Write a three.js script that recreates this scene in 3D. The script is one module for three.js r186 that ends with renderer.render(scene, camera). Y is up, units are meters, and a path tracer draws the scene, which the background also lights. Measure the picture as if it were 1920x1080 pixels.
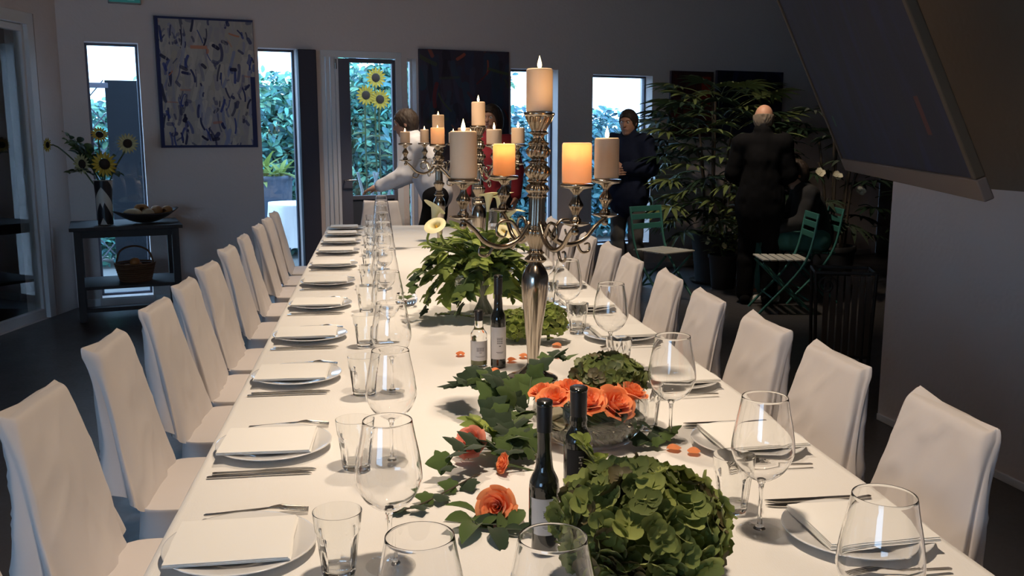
import * as THREE from 'three';
import { RoundedBoxGeometry } from 'three/addons/geometries/RoundedBoxGeometry.js';

// ---------------------------------------------------------------- camera, sky, exposure
const scene = new THREE.Scene();
const camera = new THREE.PerspectiveCamera(34.3, 1920 / 1080, 0.05, 120);
camera.position.set(0, 1.49, 0);
camera.rotation.order = 'YXZ';
camera.rotation.set(-9.409 * Math.PI / 180, -8.117 * Math.PI / 180, 0);
scene.background = new THREE.Color().setRGB(2.9, 4.7, 7.2);      // overcast evening sky, cool against the warm lamps
const EXPOSURE = 1.14;
const SPOT = { colour: new THREE.Color().setRGB(1, 0.80, 0.60), power: 12.6, angle: 0.72 };
const FLAME_LIGHT = 0.035;
const renderer = new THREE.WebGLRenderer({ antialias: true });
renderer.toneMapping = THREE.LinearToneMapping;
renderer.toneMappingExposure = EXPOSURE;
renderer.shadowMap.enabled = true;

// ---------------------------------------------------------------- helpers
const V = (x, y, z) => new THREE.Vector3(x, y, z);
const PI = Math.PI;
function RNG(a) { return () => { a |= 0; a = a + 0x6D2B79F5 | 0; let t = Math.imul(a ^ a >>> 15, 1 | a); t = t + Math.imul(t ^ t >>> 7, 61 | t) ^ t; return ((t ^ t >>> 14) >>> 0) / 4294967296; }; }
const h3 = (x, y, z) => { let n = Math.imul(x, 374761393) ^ Math.imul(y, 668265263) ^ Math.imul(z, 2147483647 - 99991); n = Math.imul(n ^ n >>> 13, 1274126177); return ((n ^ n >>> 16) >>> 0) / 4294967296 * 2 - 1; };
function noise(x, y = 0, z = 0) {
  const X = Math.floor(x), Y = Math.floor(y), Z = Math.floor(z), s = (t) => t * t * (3 - 2 * t), u = s(x - X), v = s(y - Y), w = s(z - Z), L = (a, b, t) => a + (b - a) * t;
  return L(L(L(h3(X, Y, Z), h3(X + 1, Y, Z), u), L(h3(X, Y + 1, Z), h3(X + 1, Y + 1, Z), u), v), L(L(h3(X, Y, Z + 1), h3(X + 1, Y, Z + 1), u), L(h3(X, Y + 1, Z + 1), h3(X + 1, Y + 1, Z + 1), u), v), w);
}
const used = new Map();
function numbered(name) { const n = used.get(name) ?? 0; used.set(name, n + 1); return n ? `${name}_${String(n).padStart(3, '0')}` : name; }
function tag(o, label, category, group, kind) { if (label) o.userData.label = label; if (category) o.userData.category = category; if (group) o.userData.group = group; if (kind) o.userData.kind = kind; return o; }
function thing(name, label, category, pos = [0, 0, 0], turn = 0, group) {
  const o = new THREE.Group(); o.name = numbered(name); scene.add(o); o.position.set(...pos); o.rotation.y = turn; return tag(o, label, category, group);
}
function part(name, geo, mat, parent = scene) {
  const m = new THREE.Mesh(geo, mat); m.name = parent === scene ? numbered(name) : name; m.castShadow = m.receiveShadow = true; parent.add(m); return m;
}
function struct(name, geo, mat) { const m = part(name, geo, mat); m.userData.kind = 'structure'; return m; }
function copy(root, pos, turn, label, group) {
  const r = root.clone(); r.name = numbered(root.name.replace(/_\d{3}$/, '')); r.userData = { ...root.userData }; scene.add(r);
  r.position.set(...pos); r.rotation.y = turn; if (label) r.userData.label = label; if (group) r.userData.group = group; return r;
}
function merge(list) {
  let n = 0, k = 0; for (const g of list) { n += g.attributes.position.count; k += g.index ? g.index.count : g.attributes.position.count; }
  const p = new Float32Array(n * 3), q = new Float32Array(n * 3), t = new Float32Array(n * 2), ix = new Uint32Array(k); let o = 0, j = 0;
  for (const g of list) {
    if (!g.attributes.normal) g.computeVertexNormals();
    p.set(g.attributes.position.array.subarray(0, g.attributes.position.count * 3), o * 3); q.set(g.attributes.normal.array.subarray(0, g.attributes.position.count * 3), o * 3); if (g.attributes.uv) t.set(g.attributes.uv.array.subarray(0, g.attributes.position.count * 2), o * 2);
    const c = g.index ? g.index.count : g.attributes.position.count; for (let i = 0; i < c; i++) ix[j++] = o + (g.index ? g.index.getX(i) : i);
    o += g.attributes.position.count;
  }
  const r = new THREE.BufferGeometry(); r.setAttribute('position', new THREE.BufferAttribute(p, 3)); r.setAttribute('normal', new THREE.BufferAttribute(q, 3)); r.setAttribute('uv', new THREE.BufferAttribute(t, 2)); r.setIndex(new THREE.BufferAttribute(ix, 1)); return r;
}
const put = (g, x = 0, y = 0, z = 0, rx = 0, ry = 0, rz = 0, s = 1) => { const m = new THREE.Matrix4().compose(V(x, y, z), new THREE.Quaternion().setFromEuler(new THREE.Euler(rx, ry, rz, 'YXZ')), Array.isArray(s) ? V(...s) : V(s, s, s)); return g.applyMatrix4(m); };
const box = (w, h, d, x = 0, y = 0, z = 0, r = 0.004) => new RoundedBoxGeometry(w, h, d, 2, Math.min(r, w / 2.1, h / 2.1, d / 2.1)).translate(x, y, z);
const lathe = (pts, seg = 32) => new THREE.LatheGeometry(pts.map(([r, y]) => new THREE.Vector2(Math.max(r, 1e-4), y)), seg);
function smoothProfile(pts, n = 40) { const c = new THREE.SplineCurve(pts.map(([r, y]) => new THREE.Vector2(r, y))); return c.getPoints(n).map((p) => [Math.max(p.x, 0), p.y]); }
const cyl = (r1, r2, h, x = 0, y = 0, z = 0, seg = 20) => new THREE.CylinderGeometry(r2, r1, h, seg).translate(x, y + h / 2, z);
// rings of equal length -> skin
function skin(rings, closed = true, capA = false, capB = false, uvs) {
  const n = rings[0].length, m = rings.length, p = [], uv = [], ix = [];
  rings.forEach((r, j) => r.forEach((v, i) => { p.push(v.x, v.y, v.z); uv.push(i / n, j / m); }));
  for (let j = 0; j < m - 1; j++) for (let i = 0; i < (closed ? n : n - 1); i++) { const a = j * n + i, b = j * n + (i + 1) % n, c = a + n, d = b + n; ix.push(a, b, d, a, d, c); }
  const cap = (j, flip) => { const c = V(0, 0, 0); rings[j].forEach((v) => c.add(v)); c.divideScalar(n); const k = p.length / 3; p.push(c.x, c.y, c.z); uv.push(0.5, 0.5); for (let i = 0; i < n; i++) { const a = j * n + i, b = j * n + (i + 1) % n; flip ? ix.push(k, b, a) : ix.push(k, a, b); } };
  if (capA) cap(0, true); if (capB) cap(m - 1, false);
  const g = new THREE.BufferGeometry(); g.setAttribute('position', new THREE.Float32BufferAttribute(p, 3)); g.setAttribute('uv', new THREE.Float32BufferAttribute(uv, 2)); g.setIndex(ix); g.computeVertexNormals(); return g;
}
function tube(pts, radius, seg = 24, rad = 8, closed = false) {
  const c = new THREE.CatmullRomCurve3(pts.map((p) => p.isVector3 ? p : V(...p)), closed), fr = c.computeFrenetFrames(seg, closed), rings = [];
  for (let j = 0; j <= seg; j++) { const q = c.getPointAt(j / seg), r = typeof radius === 'function' ? radius(j / seg) : radius, ring = []; for (let i = 0; i < rad; i++) { const a = -i / rad * 2 * PI; ring.push(q.clone().addScaledVector(fr.normals[j], Math.cos(a) * r).addScaledVector(fr.binormals[j], Math.sin(a) * r)); } rings.push(ring); }
  return skin(rings, true, !closed, !closed);
}
function extrude(shape, depth, bevel = 0, curveSegments = 8) { return new THREE.ExtrudeGeometry(shape, { depth, bevelEnabled: bevel > 0, bevelSize: bevel, bevelThickness: bevel, bevelSegments: 2, curveSegments }); }
function poly(pts) { const s = new THREE.Shape(); pts.forEach(([x, y], i) => i ? s.lineTo(x, y) : s.moveTo(x, y)); s.closePath(); return s; }
// sheet: f(u, v) -> Vector3 over a grid
function sheet(f, nu, nv) {
  const p = [], uv = [], ix = [];
  for (let j = 0; j <= nv; j++) for (let i = 0; i <= nu; i++) { const q = f(i / nu, j / nv); p.push(q.x, q.y, q.z); uv.push(i / nu, j / nv); }
  for (let j = 0; j < nv; j++) for (let i = 0; i < nu; i++) { const a = j * (nu + 1) + i, b = a + 1, c = a + nu + 1, d = c + 1; ix.push(a, b, d, a, d, c); }
  const g = new THREE.BufferGeometry(); g.setAttribute('position', new THREE.Float32BufferAttribute(p, 3)); g.setAttribute('uv', new THREE.Float32BufferAttribute(uv, 2)); g.setIndex(ix); g.computeVertexNormals(); return g;
}
// a signed distance field meshed with surface nets
function sdfMesh(f, lo, hi, cell) {
  const nx = Math.ceil((hi[0] - lo[0]) / cell) + 1, ny = Math.ceil((hi[1] - lo[1]) / cell) + 1, nz = Math.ceil((hi[2] - lo[2]) / cell) + 1, d = new Float32Array(nx * ny * nz), at = (i, j, k) => i + nx * (j + ny * k), p = [], nr = [], ix = [], id = new Int32Array(nx * ny * nz).fill(-1);
  for (let k = 0; k < nz; k++) for (let j = 0; j < ny; j++) for (let i = 0; i < nx; i++) d[at(i, j, k)] = f(lo[0] + i * cell, lo[1] + j * cell, lo[2] + k * cell);
  for (let k = 0; k < nz - 1; k++) for (let j = 0; j < ny - 1; j++) for (let i = 0; i < nx - 1; i++) {
    let sx = 0, sy = 0, sz = 0, c = 0; const v = (e) => d[at(i + (e & 1), j + (e >> 1 & 1), k + (e >> 2))];
    for (let e = 0; e < 8; e++) for (const b of [1, 2, 4]) if (!(e & b)) { const A = v(e), B = v(e | b); if ((A < 0) !== (B < 0)) { const t = A / (A - B); sx += (e & 1) + (b === 1 ? t : 0); sy += (e >> 1 & 1) + (b === 2 ? t : 0); sz += (e >> 2) + (b === 4 ? t : 0); c++; } }
    if (c) { id[at(i, j, k)] = p.length / 3; p.push(lo[0] + (i + sx / c) * cell, lo[1] + (j + sy / c) * cell, lo[2] + (k + sz / c) * cell); }
  }
  const quad = (a, b, c, e, flip) => { if (a < 0 || b < 0 || c < 0 || e < 0) return; flip ? ix.push(a, c, b, a, e, c) : ix.push(a, b, c, a, c, e); };
  for (let k = 1; k < nz - 1; k++) for (let j = 1; j < ny - 1; j++) for (let i = 1; i < nx - 1; i++) {
    const A = d[at(i, j, k)] < 0;
    if (A !== d[at(i + 1, j, k)] < 0) quad(id[at(i, j - 1, k - 1)], id[at(i, j, k - 1)], id[at(i, j, k)], id[at(i, j - 1, k)], !A);
    if (A !== d[at(i, j + 1, k)] < 0) quad(id[at(i - 1, j, k - 1)], id[at(i - 1, j, k)], id[at(i, j, k)], id[at(i, j, k - 1)], !A);
    if (A !== d[at(i, j, k + 1)] < 0) quad(id[at(i - 1, j - 1, k)], id[at(i, j - 1, k)], id[at(i, j, k)], id[at(i - 1, j, k)], !A);
  }
  const e = cell * 0.5; for (let i = 0; i < p.length; i += 3) { const [x, y, z] = [p[i], p[i + 1], p[i + 2]], g = V(f(x + e, y, z) - f(x - e, y, z), f(x, y + e, z) - f(x, y - e, z), f(x, y, z + e) - f(x, y, z - e)).normalize(); nr.push(g.x, g.y, g.z); }
  const g = new THREE.BufferGeometry(); g.setAttribute('position', new THREE.Float32BufferAttribute(p, 3)); g.setAttribute('normal', new THREE.Float32BufferAttribute(nr, 3)); g.setAttribute('uv', new THREE.Float32BufferAttribute(new Float32Array(p.length / 3 * 2), 2)); g.setIndex(ix); return g;
}
const ORD = ['nearest', 'second nearest', 'third nearest', 'fourth nearest', 'fifth nearest', 'sixth nearest', 'seventh nearest', 'eighth nearest', 'ninth nearest', 'tenth nearest', 'eleventh nearest', 'twelfth nearest', 'thirteenth nearest'];
function canvasTex(w, h, draw, srgb = true) { const c = document.createElement('canvas'); c.width = w; c.height = h; draw(c.getContext('2d'), w, h); const t = new THREE.CanvasTexture(c); if (srgb) t.colorSpace = THREE.SRGBColorSpace; t.magFilter = THREE.LinearFilter; t.wrapS = t.wrapT = THREE.RepeatWrapping; return t; }
function grain(size, f) { const a = new Uint8Array(size * size * 4); for (let y = 0; y < size; y++) for (let x = 0; x < size; x++) { const v = Math.max(0, Math.min(255, 255 * f(x, y))); a.set([v, v, v, 255], (y * size + x) * 4); } const t = new THREE.DataTexture(a, size, size); t.magFilter = THREE.LinearFilter; t.wrapS = t.wrapT = THREE.RepeatWrapping; t.needsUpdate = true; return t; }

// ---------------------------------------------------------------- materials
const S = (c, rough = 0.8, o = {}) => new THREE.MeshStandardMaterial({ color: c, roughness: rough, ...o });
const P = (c, rough, o) => new THREE.MeshPhysicalMaterial({ color: c, roughness: rough, ...o });
const lin = (r, g, b) => new THREE.Color().setRGB(r, g, b);
const thinLeaf = (r, g, b) => P(lin(r, g, b), 0.95, { transmission: 0.35, thickness: 0, specularIntensity: 0.6 });
const plasterBump = grain(256, (x, y) => 0.5 + 0.3 * noise(x / 5, y / 5) + 0.2 * noise(x / 19, y / 19, 4));
plasterBump.repeat.set(1.2, 1.2);
const weave = grain(128, (x, y) => 0.5 + 0.25 * Math.sin(x * PI / 2) * Math.cos(y * PI / 2) + 0.2 * noise(x / 3, y / 3)); weave.repeat.set(30, 30);
const Mt = {
  wall: S(lin(0.70, 0.615, 0.59), 0.9, { bumpMap: plasterBump, bumpScale: 0.002 }),
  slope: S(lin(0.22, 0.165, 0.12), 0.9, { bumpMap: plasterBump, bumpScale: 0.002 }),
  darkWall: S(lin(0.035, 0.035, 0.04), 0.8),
  floor: S(lin(0.075, 0.07, 0.07), 0.42, { roughnessMap: grain(256, (x, y) => 0.85 + 0.08 * noise(x / 3, y / 3) + 0.06 * noise(x / 31, y / 31, 7)) }),
  ceiling: S(lin(0.35, 0.31, 0.28), 0.9),
  frameWhite: S(lin(0.72, 0.71, 0.72), 0.5), frameGrey: S(lin(0.10, 0.10, 0.13), 0.6), postDark: S(lin(0.04, 0.04, 0.06), 0.7),
  pane: P(lin(0.96, 0.98, 0.98), 0.0, { transmission: 1, thickness: 0, ior: 1.5 }),
  glass: P(lin(0.97, 0.97, 0.965), 0.0, { transmission: 1, thickness: 0, ior: 1.5 }),
  tumbler: P(lin(0.98, 0.985, 0.98), 0.0, { transmission: 1, thickness: 0.01, ior: 1.5 }),
  solidGlass: P(lin(1, 1, 1), 0.0, { transmission: 1, thickness: 0.01, ior: 1.48 }),
  cloth: S(lin(0.80, 0.785, 0.76), 0.9, { bumpMap: weave, bumpScale: 0.0004 }),
  cover: S(lin(0.66, 0.615, 0.60), 0.92), napkin: S(lin(0.86, 0.85, 0.82), 0.92),
  china: P(lin(0.80, 0.80, 0.80), 0.15, { clearcoat: 0.6, clearcoatRoughness: 0.05 }),
  steel: S(lin(0.55, 0.53, 0.50), 0.22, { metalness: 1 }), silver: S(lin(0.44, 0.385, 0.32), 0.16, { metalness: 1 }),
  silverDark: S(lin(0.36, 0.30, 0.23), 0.26, { metalness: 1 }),
  wood: S(lin(0.05, 0.035, 0.025), 0.5), tableWood: S(lin(0.035, 0.031, 0.031), 0.7), frameWood: S(lin(0.10, 0.075, 0.065), 0.7), frameGold: S(lin(0.05, 0.036, 0.022), 0.8),
  wax: P(lin(0.80, 0.58, 0.36), 0.98, { transmission: 0.45, thickness: 0 }), waxSolid: S(lin(0.84, 0.60, 0.40), 0.55), wick: S(lin(0.02, 0.015, 0.01), 0.9),
  flame: S(0x000000, 1, { emissive: lin(1, 0.72, 0.36), emissiveIntensity: 7 }),
  leaf: thinLeaf(0.075, 0.125, 0.03), leafDark: thinLeaf(0.026, 0.05, 0.022), leafMid: thinLeaf(0.20, 0.265, 0.055), leafLight: thinLeaf(0.34, 0.42, 0.085), stem: S(lin(0.06, 0.09, 0.03), 0.6), twig: S(lin(0.06, 0.045, 0.03), 0.8),
  orange: P(lin(0.95, 0.33, 0.12), 0.95, { transmission: 0.3, thickness: 0 }), orangeDeep: P(lin(0.93, 0.27, 0.085), 0.95, { transmission: 0.3, thickness: 0 }), coral: P(lin(0.92, 0.33, 0.22), 0.95, { transmission: 0.3, thickness: 0 }),
  calla: S(lin(0.78, 0.72, 0.42), 0.5), spadix: S(lin(0.75, 0.45, 0.05), 0.7), creamFlower: S(lin(0.75, 0.70, 0.52), 0.6),
  black: P(lin(0.008, 0.008, 0.009), 0.95, { specularIntensity: 0.15 }), blackGloss: P(lin(0.012, 0.014, 0.012), 0.12, { clearcoat: 0.5 }), bottleDark: P(lin(0.012, 0.014, 0.012), 0.08, { clearcoat: 0.6 }),
  capGloss: S(lin(0.015, 0.014, 0.016), 0.35), teal: S(lin(0.05, 0.20, 0.17), 0.45), seatPale: S(lin(0.55, 0.55, 0.50), 0.6),
  pot: S(lin(0.03, 0.03, 0.032), 0.6), soil: S(lin(0.03, 0.02, 0.015), 1), iron: S(lin(0.03, 0.028, 0.026), 0.5, { metalness: 0.4 }),
  skin: S(lin(0.50, 0.27, 0.18), 0.55), lip: S(lin(0.38, 0.14, 0.11), 0.5), eyeWhite: S(lin(0.7, 0.7, 0.68), 0.3), eyeDark: S(lin(0.02, 0.015, 0.01), 0.2),
  hairBrown: S(lin(0.03, 0.018, 0.012), 0.7), hairGrey: S(lin(0.20, 0.16, 0.12), 0.8), shirtWhite: S(lin(0.70, 0.70, 0.74), 0.9), navy: P(lin(0.012, 0.016, 0.035), 0.95, { specularIntensity: 0.3 }), charcoal: S(lin(0.02, 0.02, 0.022), 0.9), redTop: S(lin(0.30, 0.02, 0.03), 0.9), greyTrousers: S(lin(0.10, 0.10, 0.10), 0.9), tealCloth: S(lin(0.06, 0.20, 0.17), 0.9), shoeWhite: S(lin(0.7, 0.7, 0.68), 0.6),
};

// ---------------------------------------------------------------- lamps over the table
const spotHead = (pos, target, power, label, angle = SPOT.angle) => {
  const g = thing('ceiling_spotlight', label, 'lamp', pos, 0, 'ceiling spotlights');
  part('stem_rod', cyl(0.008, 0.008, 3.3 - pos[1] - 0.06, 0, 0.06, 0, 10), Mt.black, g);
  part('lamp_housing', lathe([[0.0, 0.10], [0.03, 0.095], [0.045, 0.07], [0.05, 0], [0.046, -0.03], [0.042, -0.03], [0.042, -0.005]], 24), Mt.black, g);
  part('lamp_lens', put(lathe([[0, -0.006], [0.04, -0.006]], 24)), S(0x000000, 1, { emissive: SPOT.colour, emissiveIntensity: 6 }), g);
  const l = new THREE.SpotLight(SPOT.colour, power, 0, angle, 0.75, 2); l.position.set(0, -0.04, 0); l.target.position.set(target[0] - pos[0], target[1] - pos[1], target[2] - pos[2]); l.castShadow = true; l.shadow.radius = 4; g.add(l, l.target);
};
[-1.55, -3.15, -4.75, -6.35].forEach((z, i) => spotHead([0.32, 3.05, z], [0.32, 0.7, z], SPOT.power, `black ceiling spotlight above the long white table, ${ORD[i]} to the camera`));
spotHead([0.5, 3.05, -7.9], [0.35, 1.0, -8.5], 13, 'added black spotlight, out of view, brightening the man beyond the table end', 0.5);  // added lamp out of view, lifts the white shirt and far end
spotHead([2.75, 3.05, -7.3], [3.3, 0.8, -8.3], 9, 'black ceiling spotlight above the palm at the back right', 0.75);

// ---------------------------------------------------------------- the room
const W0 = V(1.358, 0, -9.524), WDIR = V(0.9618, 0, -0.2735), WNRM = V(0.2735, 0, 0.9618), WTURN = Math.atan2(0.2735, 0.9618);
const WL = (s, h, n) => { const v = W0.clone().addScaledVector(WDIR, s).addScaledVector(WNRM, n); return [v.x, h, v.z]; };
const roomPlan = [[-2.60, -8.40], [6.17, -10.90], [5.2, -4.42], [2.587, -4.42], [3.21, 3.1], [-4.88, 3.1]];
const planShape = () => poly(roomPlan.map(([x, z]) => [x, -z]));
struct('floor', put(extrude(planShape(), 0.2), 0, -0.2, 0, -PI / 2), Mt.floor);
struct('ceiling', put(extrude(planShape(), 0.2), 0, 3.3, 0, -PI / 2), Mt.ceiling);
function wallShape(len, h, holes) { const s = poly([[0, 0], [len, 0], [len, h], [0, h]]); for (const [x0, y0, x1, y1] of holes) { const p = new THREE.Path(); p.moveTo(x0, y0); p.lineTo(x0, y1); p.lineTo(x1, y1); p.lineTo(x1, y0); p.closePath(); s.holes.push(p); } return s; }
function wall(name, A, B, h, holes, mat, thick = 0.25) {
  const dx = B[0] - A[0], dz = B[1] - A[1], g = extrude(wallShape(Math.hypot(dx, dz), h, holes), thick).translate(0, 0, -thick);
  const m = struct(name, g, mat); m.position.set(A[0], 0, A[1]); m.rotation.y = Math.atan2(-dz, dx); return m;
}
const BS = -4.13;                                             // the back wall starts at the corner, s = -4.13
const openings = { window_1: [-3.915, 0.07, -3.497, 2.25], window_2: [-2.495, 0.07, -2.15, 2.25], door_1: [-1.935, 0.0, -1.158, 2.25], added_window_3: [-1.10, 0.07, -1.01, 2.2], window_4: [-0.012, 0.30, 0.52, 2.135], window_5: [0.928, 0.30, 1.661, 2.10] };  // the narrow slit beside the door is added, standing in for a daylit jamb
const bA = WL(BS, 0, 0), bB = WL(5.0, 0, 0);
wall('wall_back', [bA[0], bA[2]], [bB[0], bB[2]], 3.3, Object.values(openings).map(([a, b, c, d]) => [a - BS, b < 0.01 ? 0.001 : b, c - BS, d]), Mt.wall);
wall('wall_left', [-4.88, 3.1], [-2.60, -8.40], 3.3, [[8.72, 0.001, 11.39, 2.42]], Mt.wall);
wall('wall_far_right', [6.17, -10.90], [5.2, -4.42], 3.3, [], Mt.darkWall);  // near-black wall colour stands in for the deep shade of this recess
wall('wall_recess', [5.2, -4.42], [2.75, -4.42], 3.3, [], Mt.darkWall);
wall('wall_behind', [3.21, 3.1], [-4.88, 3.1], 3.3, [[5.1, 0.7, 7.7, 2.4]], Mt.wall);  // opening for the added window that lets in cool fill
{
  const beta = Math.atan2(0.0825, 1), L = 7.56, place = (m) => { m.position.set(2.587, 0, -4.44); m.rotation.y = beta; };
  place(struct('wall_right', extrude(poly([[0, 0], [0.25, 0], [0.25, 1.25], [0, 1.25]]), L), Mt.wall));
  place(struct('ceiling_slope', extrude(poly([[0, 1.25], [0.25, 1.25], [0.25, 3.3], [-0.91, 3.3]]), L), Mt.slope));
  place(struct('baseboard_right', box(0.014, 0.035, L - 0.02, -0.007, 0.0175, L / 2, 0.003), Mt.frameWhite));
}
{ // white skirting of the back wall between the openings
  const g = []; for (const [a, b] of [[-4.1, -3.93], [-3.48, -2.51], [-1.0, 4.9]]) g.push(box(b - a, 0.07, 0.016, (a + b) / 2, 0.035, 0.008));
  const m = struct('baseboard_back', merge(g), Mt.frameWhite); m.position.set(...WL(0, 0, 0)); m.rotation.y = WTURN;
}
function framed(name, [x0, y0, x1, y1], mat, fw = 0.02, n = -0.16) {
  const o = new THREE.Group(); o.name = name; o.userData.kind = 'structure'; scene.add(o); o.position.set(...WL((x0 + x1) / 2, 0, n)); o.rotation.y = WTURN;
  const w = x1 - x0, h = y1 - y0; part('window_frame', merge([box(fw, h, 0.05, -w / 2 + fw / 2, y0 + h / 2), box(fw, h, 0.05, w / 2 - fw / 2, y0 + h / 2), box(w, fw, 0.05, 0, y1 - fw / 2), box(w, fw, 0.05, 0, y0 + fw / 2)]), mat, o);
  part('pane', box(w - 2 * fw, h - 2 * fw, 0.001, 0, y0 + h / 2, 0, 0.0004), Mt.pane, o);
  part('window_sill', box(w, 0.02, 0.15, 0, y0 - 0.012, 0.085), Mt.frameWhite, o);
  return o;
}
for (const [k, r] of Object.entries(openings)) if (k !== 'door_1') framed(k, r, k === 'added_window_3' ? Mt.frameWhite : Mt.frameGrey);
{ // a wide window added out of view behind the camera for cool fill light
  const w7 = framed('added_window_6', [-1.3, 0.7, 1.3, 2.4], Mt.frameWhite, 0.05); w7.position.set(3.21 - 6.4, 0, 3.1 + 0.16); w7.rotation.y = PI;
}
{ // the glazed door in the back wall
  const o = new THREE.Group(); o.name = 'door_1'; o.userData.kind = 'structure'; scene.add(o); o.position.set(...WL(0, 0, -0.03)); o.rotation.y = WTURN;
  const J = []; for (const [x, w] of [[-1.915, 0.04], [-1.87, 0.035], [-1.825, 0.04], [-1.785, 0.03]]) J.push(box(w, 2.2, 0.07, x, 1.1, 0.0, 0.006));
  J.push(box(0.06, 2.24, 0.08, -1.188, 1.12), box(0.777, 0.06, 0.08, -1.547, 2.22));
  part('door_frame', merge(J), Mt.frameWhite, o);
  const leaf = part('door_leaf', merge([box(0.11, 2.18, 0.045, -1.715, 1.09), box(0.03, 2.18, 0.045, -1.235, 1.09), box(0.42, 0.04, 0.045, -1.455, 2.165), box(0.42, 0.04, 0.045, -1.455, 0.88), box(0.42, 0.10, 0.045, -1.455, 0.06)]), Mt.frameGrey, o);
  part('door_panel', box(0.42, 0.75, 0.02, -1.455, 0.485), S(lin(0.05, 0.055, 0.07), 0.6), leaf);
  part('pane', box(0.42, 1.25, 0.001, -1.455, 1.525, 0, 0.0004), Mt.pane, leaf);
  part('door_handle', put(tube([[0, 0, 0], [0, 0, 0.05], [0.1, 0, 0.055]], 0.008, 12), -1.735, 1.05, 0.025), Mt.steel, leaf);
  part('hinge', merge([cyl(0.012, 0.012, 0.09, -1.80, 2.08, 0.045), cyl(0.012, 0.012, 0.09, -1.80, 0.2, 0.045)]), Mt.steel, o);
}
{ const m = struct('trim_1', box(0.165, 2.24, 0.10, 0, 1.12, 0, 0.008), Mt.postDark); m.position.set(...WL(-2.075, 0, 0.05)); m.rotation.y = WTURN; }
{ // the tall glass doors in the left wall, and the dark lobby behind them
  const o = new THREE.Group(); o.name = 'door_2'; o.userData.kind = 'structure'; scene.add(o);
  const dx = 2.28, dz = -11.5, L = Math.hypot(dx, dz); o.position.set(-4.88 - 0.06 * 0.98, 0, 3.1); o.rotation.y = Math.atan2(-dz, dx);
  part('door_frame', merge([box(0.09, 2.42, 0.12, 11.345, 1.21), box(0.09, 2.42, 0.12, 8.765, 1.21), box(2.67, 0.09, 0.12, 10.055, 2.375)]), Mt.frameWhite, o);
  for (const [a, b] of [[10.440, 11.300], [9.620, 10.440], [8.810, 9.620]]) {
    const w = b - a, c = (a + b) / 2, lf = part('door_leaf', merge([box(0.03, 2.33, 0.05, a + 0.015, 1.165), box(0.03, 2.33, 0.05, b - 0.015, 1.165), box(w, 0.05, 0.05, c, 2.3), box(w, 0.075, 0.05, c, 0.04)]), Mt.frameWhite, o);
    part('pane', box(w - 0.06, 2.2, 0.001, c, 1.177, 0, 0.0004), Mt.pane, lf);
    part('door_handle', put(tube([[0, 0.02, 0], [0, 0.02, 0.04], [0, 0.05, 0.055], [0, 0.65, 0.055], [0, 0.68, 0.04], [0, 0.68, 0]], 0.009, 30), a + 0.10, 0.34, 0.02), Mt.steel, lf);
  }
  // lobby shell: four thick slabs closing the space beyond the doors
  const sh = struct('wall_lobby', merge([box(3.9, 3.3, 0.2, 10.0, 1.65, -2.4), box(0.2, 3.3, 2.2, 8.15, 1.65, -1.3), box(0.2, 3.3, 2.2, 11.75, 1.65, -1.3), box(3.9, 0.2, 2.2, 10.0, -0.1, -1.3), box(3.9, 0.2, 2.2, 10.0, 3.2, -1.3)]), Mt.darkWall);
  sh.position.set(-4.88, 0, 3.1); sh.rotation.y = o.rotation.y;
}
{ // green exit sign above the first window
  const o = thing('exit_sign', 'green emergency exit sign high on the wall above the leftmost window', 'sign', WL(-3.58, 2.63, 0.03), WTURN);
  part('sign_box', box(0.26, 0.13, 0.05), S(lin(0.25, 0.28, 0.28), 0.6), o);
  const t = canvasTex(256, 128, (c) => { c.fillStyle = '#0d6b62'; c.fillRect(0, 0, 256, 128); c.fillStyle = '#bfe6dd'; c.fillRect(150, 28, 60, 80); c.beginPath(); c.moveTo(30, 64); c.lineTo(70, 34); c.lineTo(70, 54); c.lineTo(130, 54); c.lineTo(130, 74); c.lineTo(70, 74); c.lineTo(70, 94); c.fill(); });
  part('sign_face', box(0.24, 0.11, 0.004, 0, 0, 0.027, 0.001), S(0xffffff, 0.5, { map: t, emissive: lin(0.01, 0.05, 0.05) }), o);
}
// ---------------------------------------------------------------- pictures
function picture(label, s0, s1, y0, y1, tex, n = 0.025) {
  const w = s1 - s0, h = y1 - y0, o = thing('painting', label, 'painting', WL((s0 + s1) / 2, (y0 + y1) / 2, n), WTURN);
  part('stretcher', box(w, h, 0.036, 0, 0, 0, 0.003), S(lin(0.08, 0.08, 0.12), 0.8), o);
  part('painted_canvas', new THREE.PlaneGeometry(w - 0.008, h - 0.008).translate(0, 0, 0.0186), S(0xffffff, 0.75, { map: tex }), o);
}
const strokes = (c, r, n, cols, W, H, len, wid, vert) => { for (let i = 0; i < n; i++) { c.strokeStyle = cols[Math.floor(r() * cols.length)]; c.lineWidth = wid * (0.4 + r()); c.lineCap = 'round'; c.globalAlpha = 0.35 + 0.6 * r(); const x = r() * W, y = r() * H, a = vert ? PI / 2 + (r() - 0.5) * 0.8 : r() * 7, l = len * (0.3 + r()); c.beginPath(); c.moveTo(x, y); c.quadraticCurveTo(x + Math.cos(a) * l * 0.5 + (r() - 0.5) * l * 0.4, y + Math.sin(a) * l * 0.5, x + Math.cos(a) * l, y + Math.sin(a) * l); c.stroke(); } c.globalAlpha = 1; };
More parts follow.
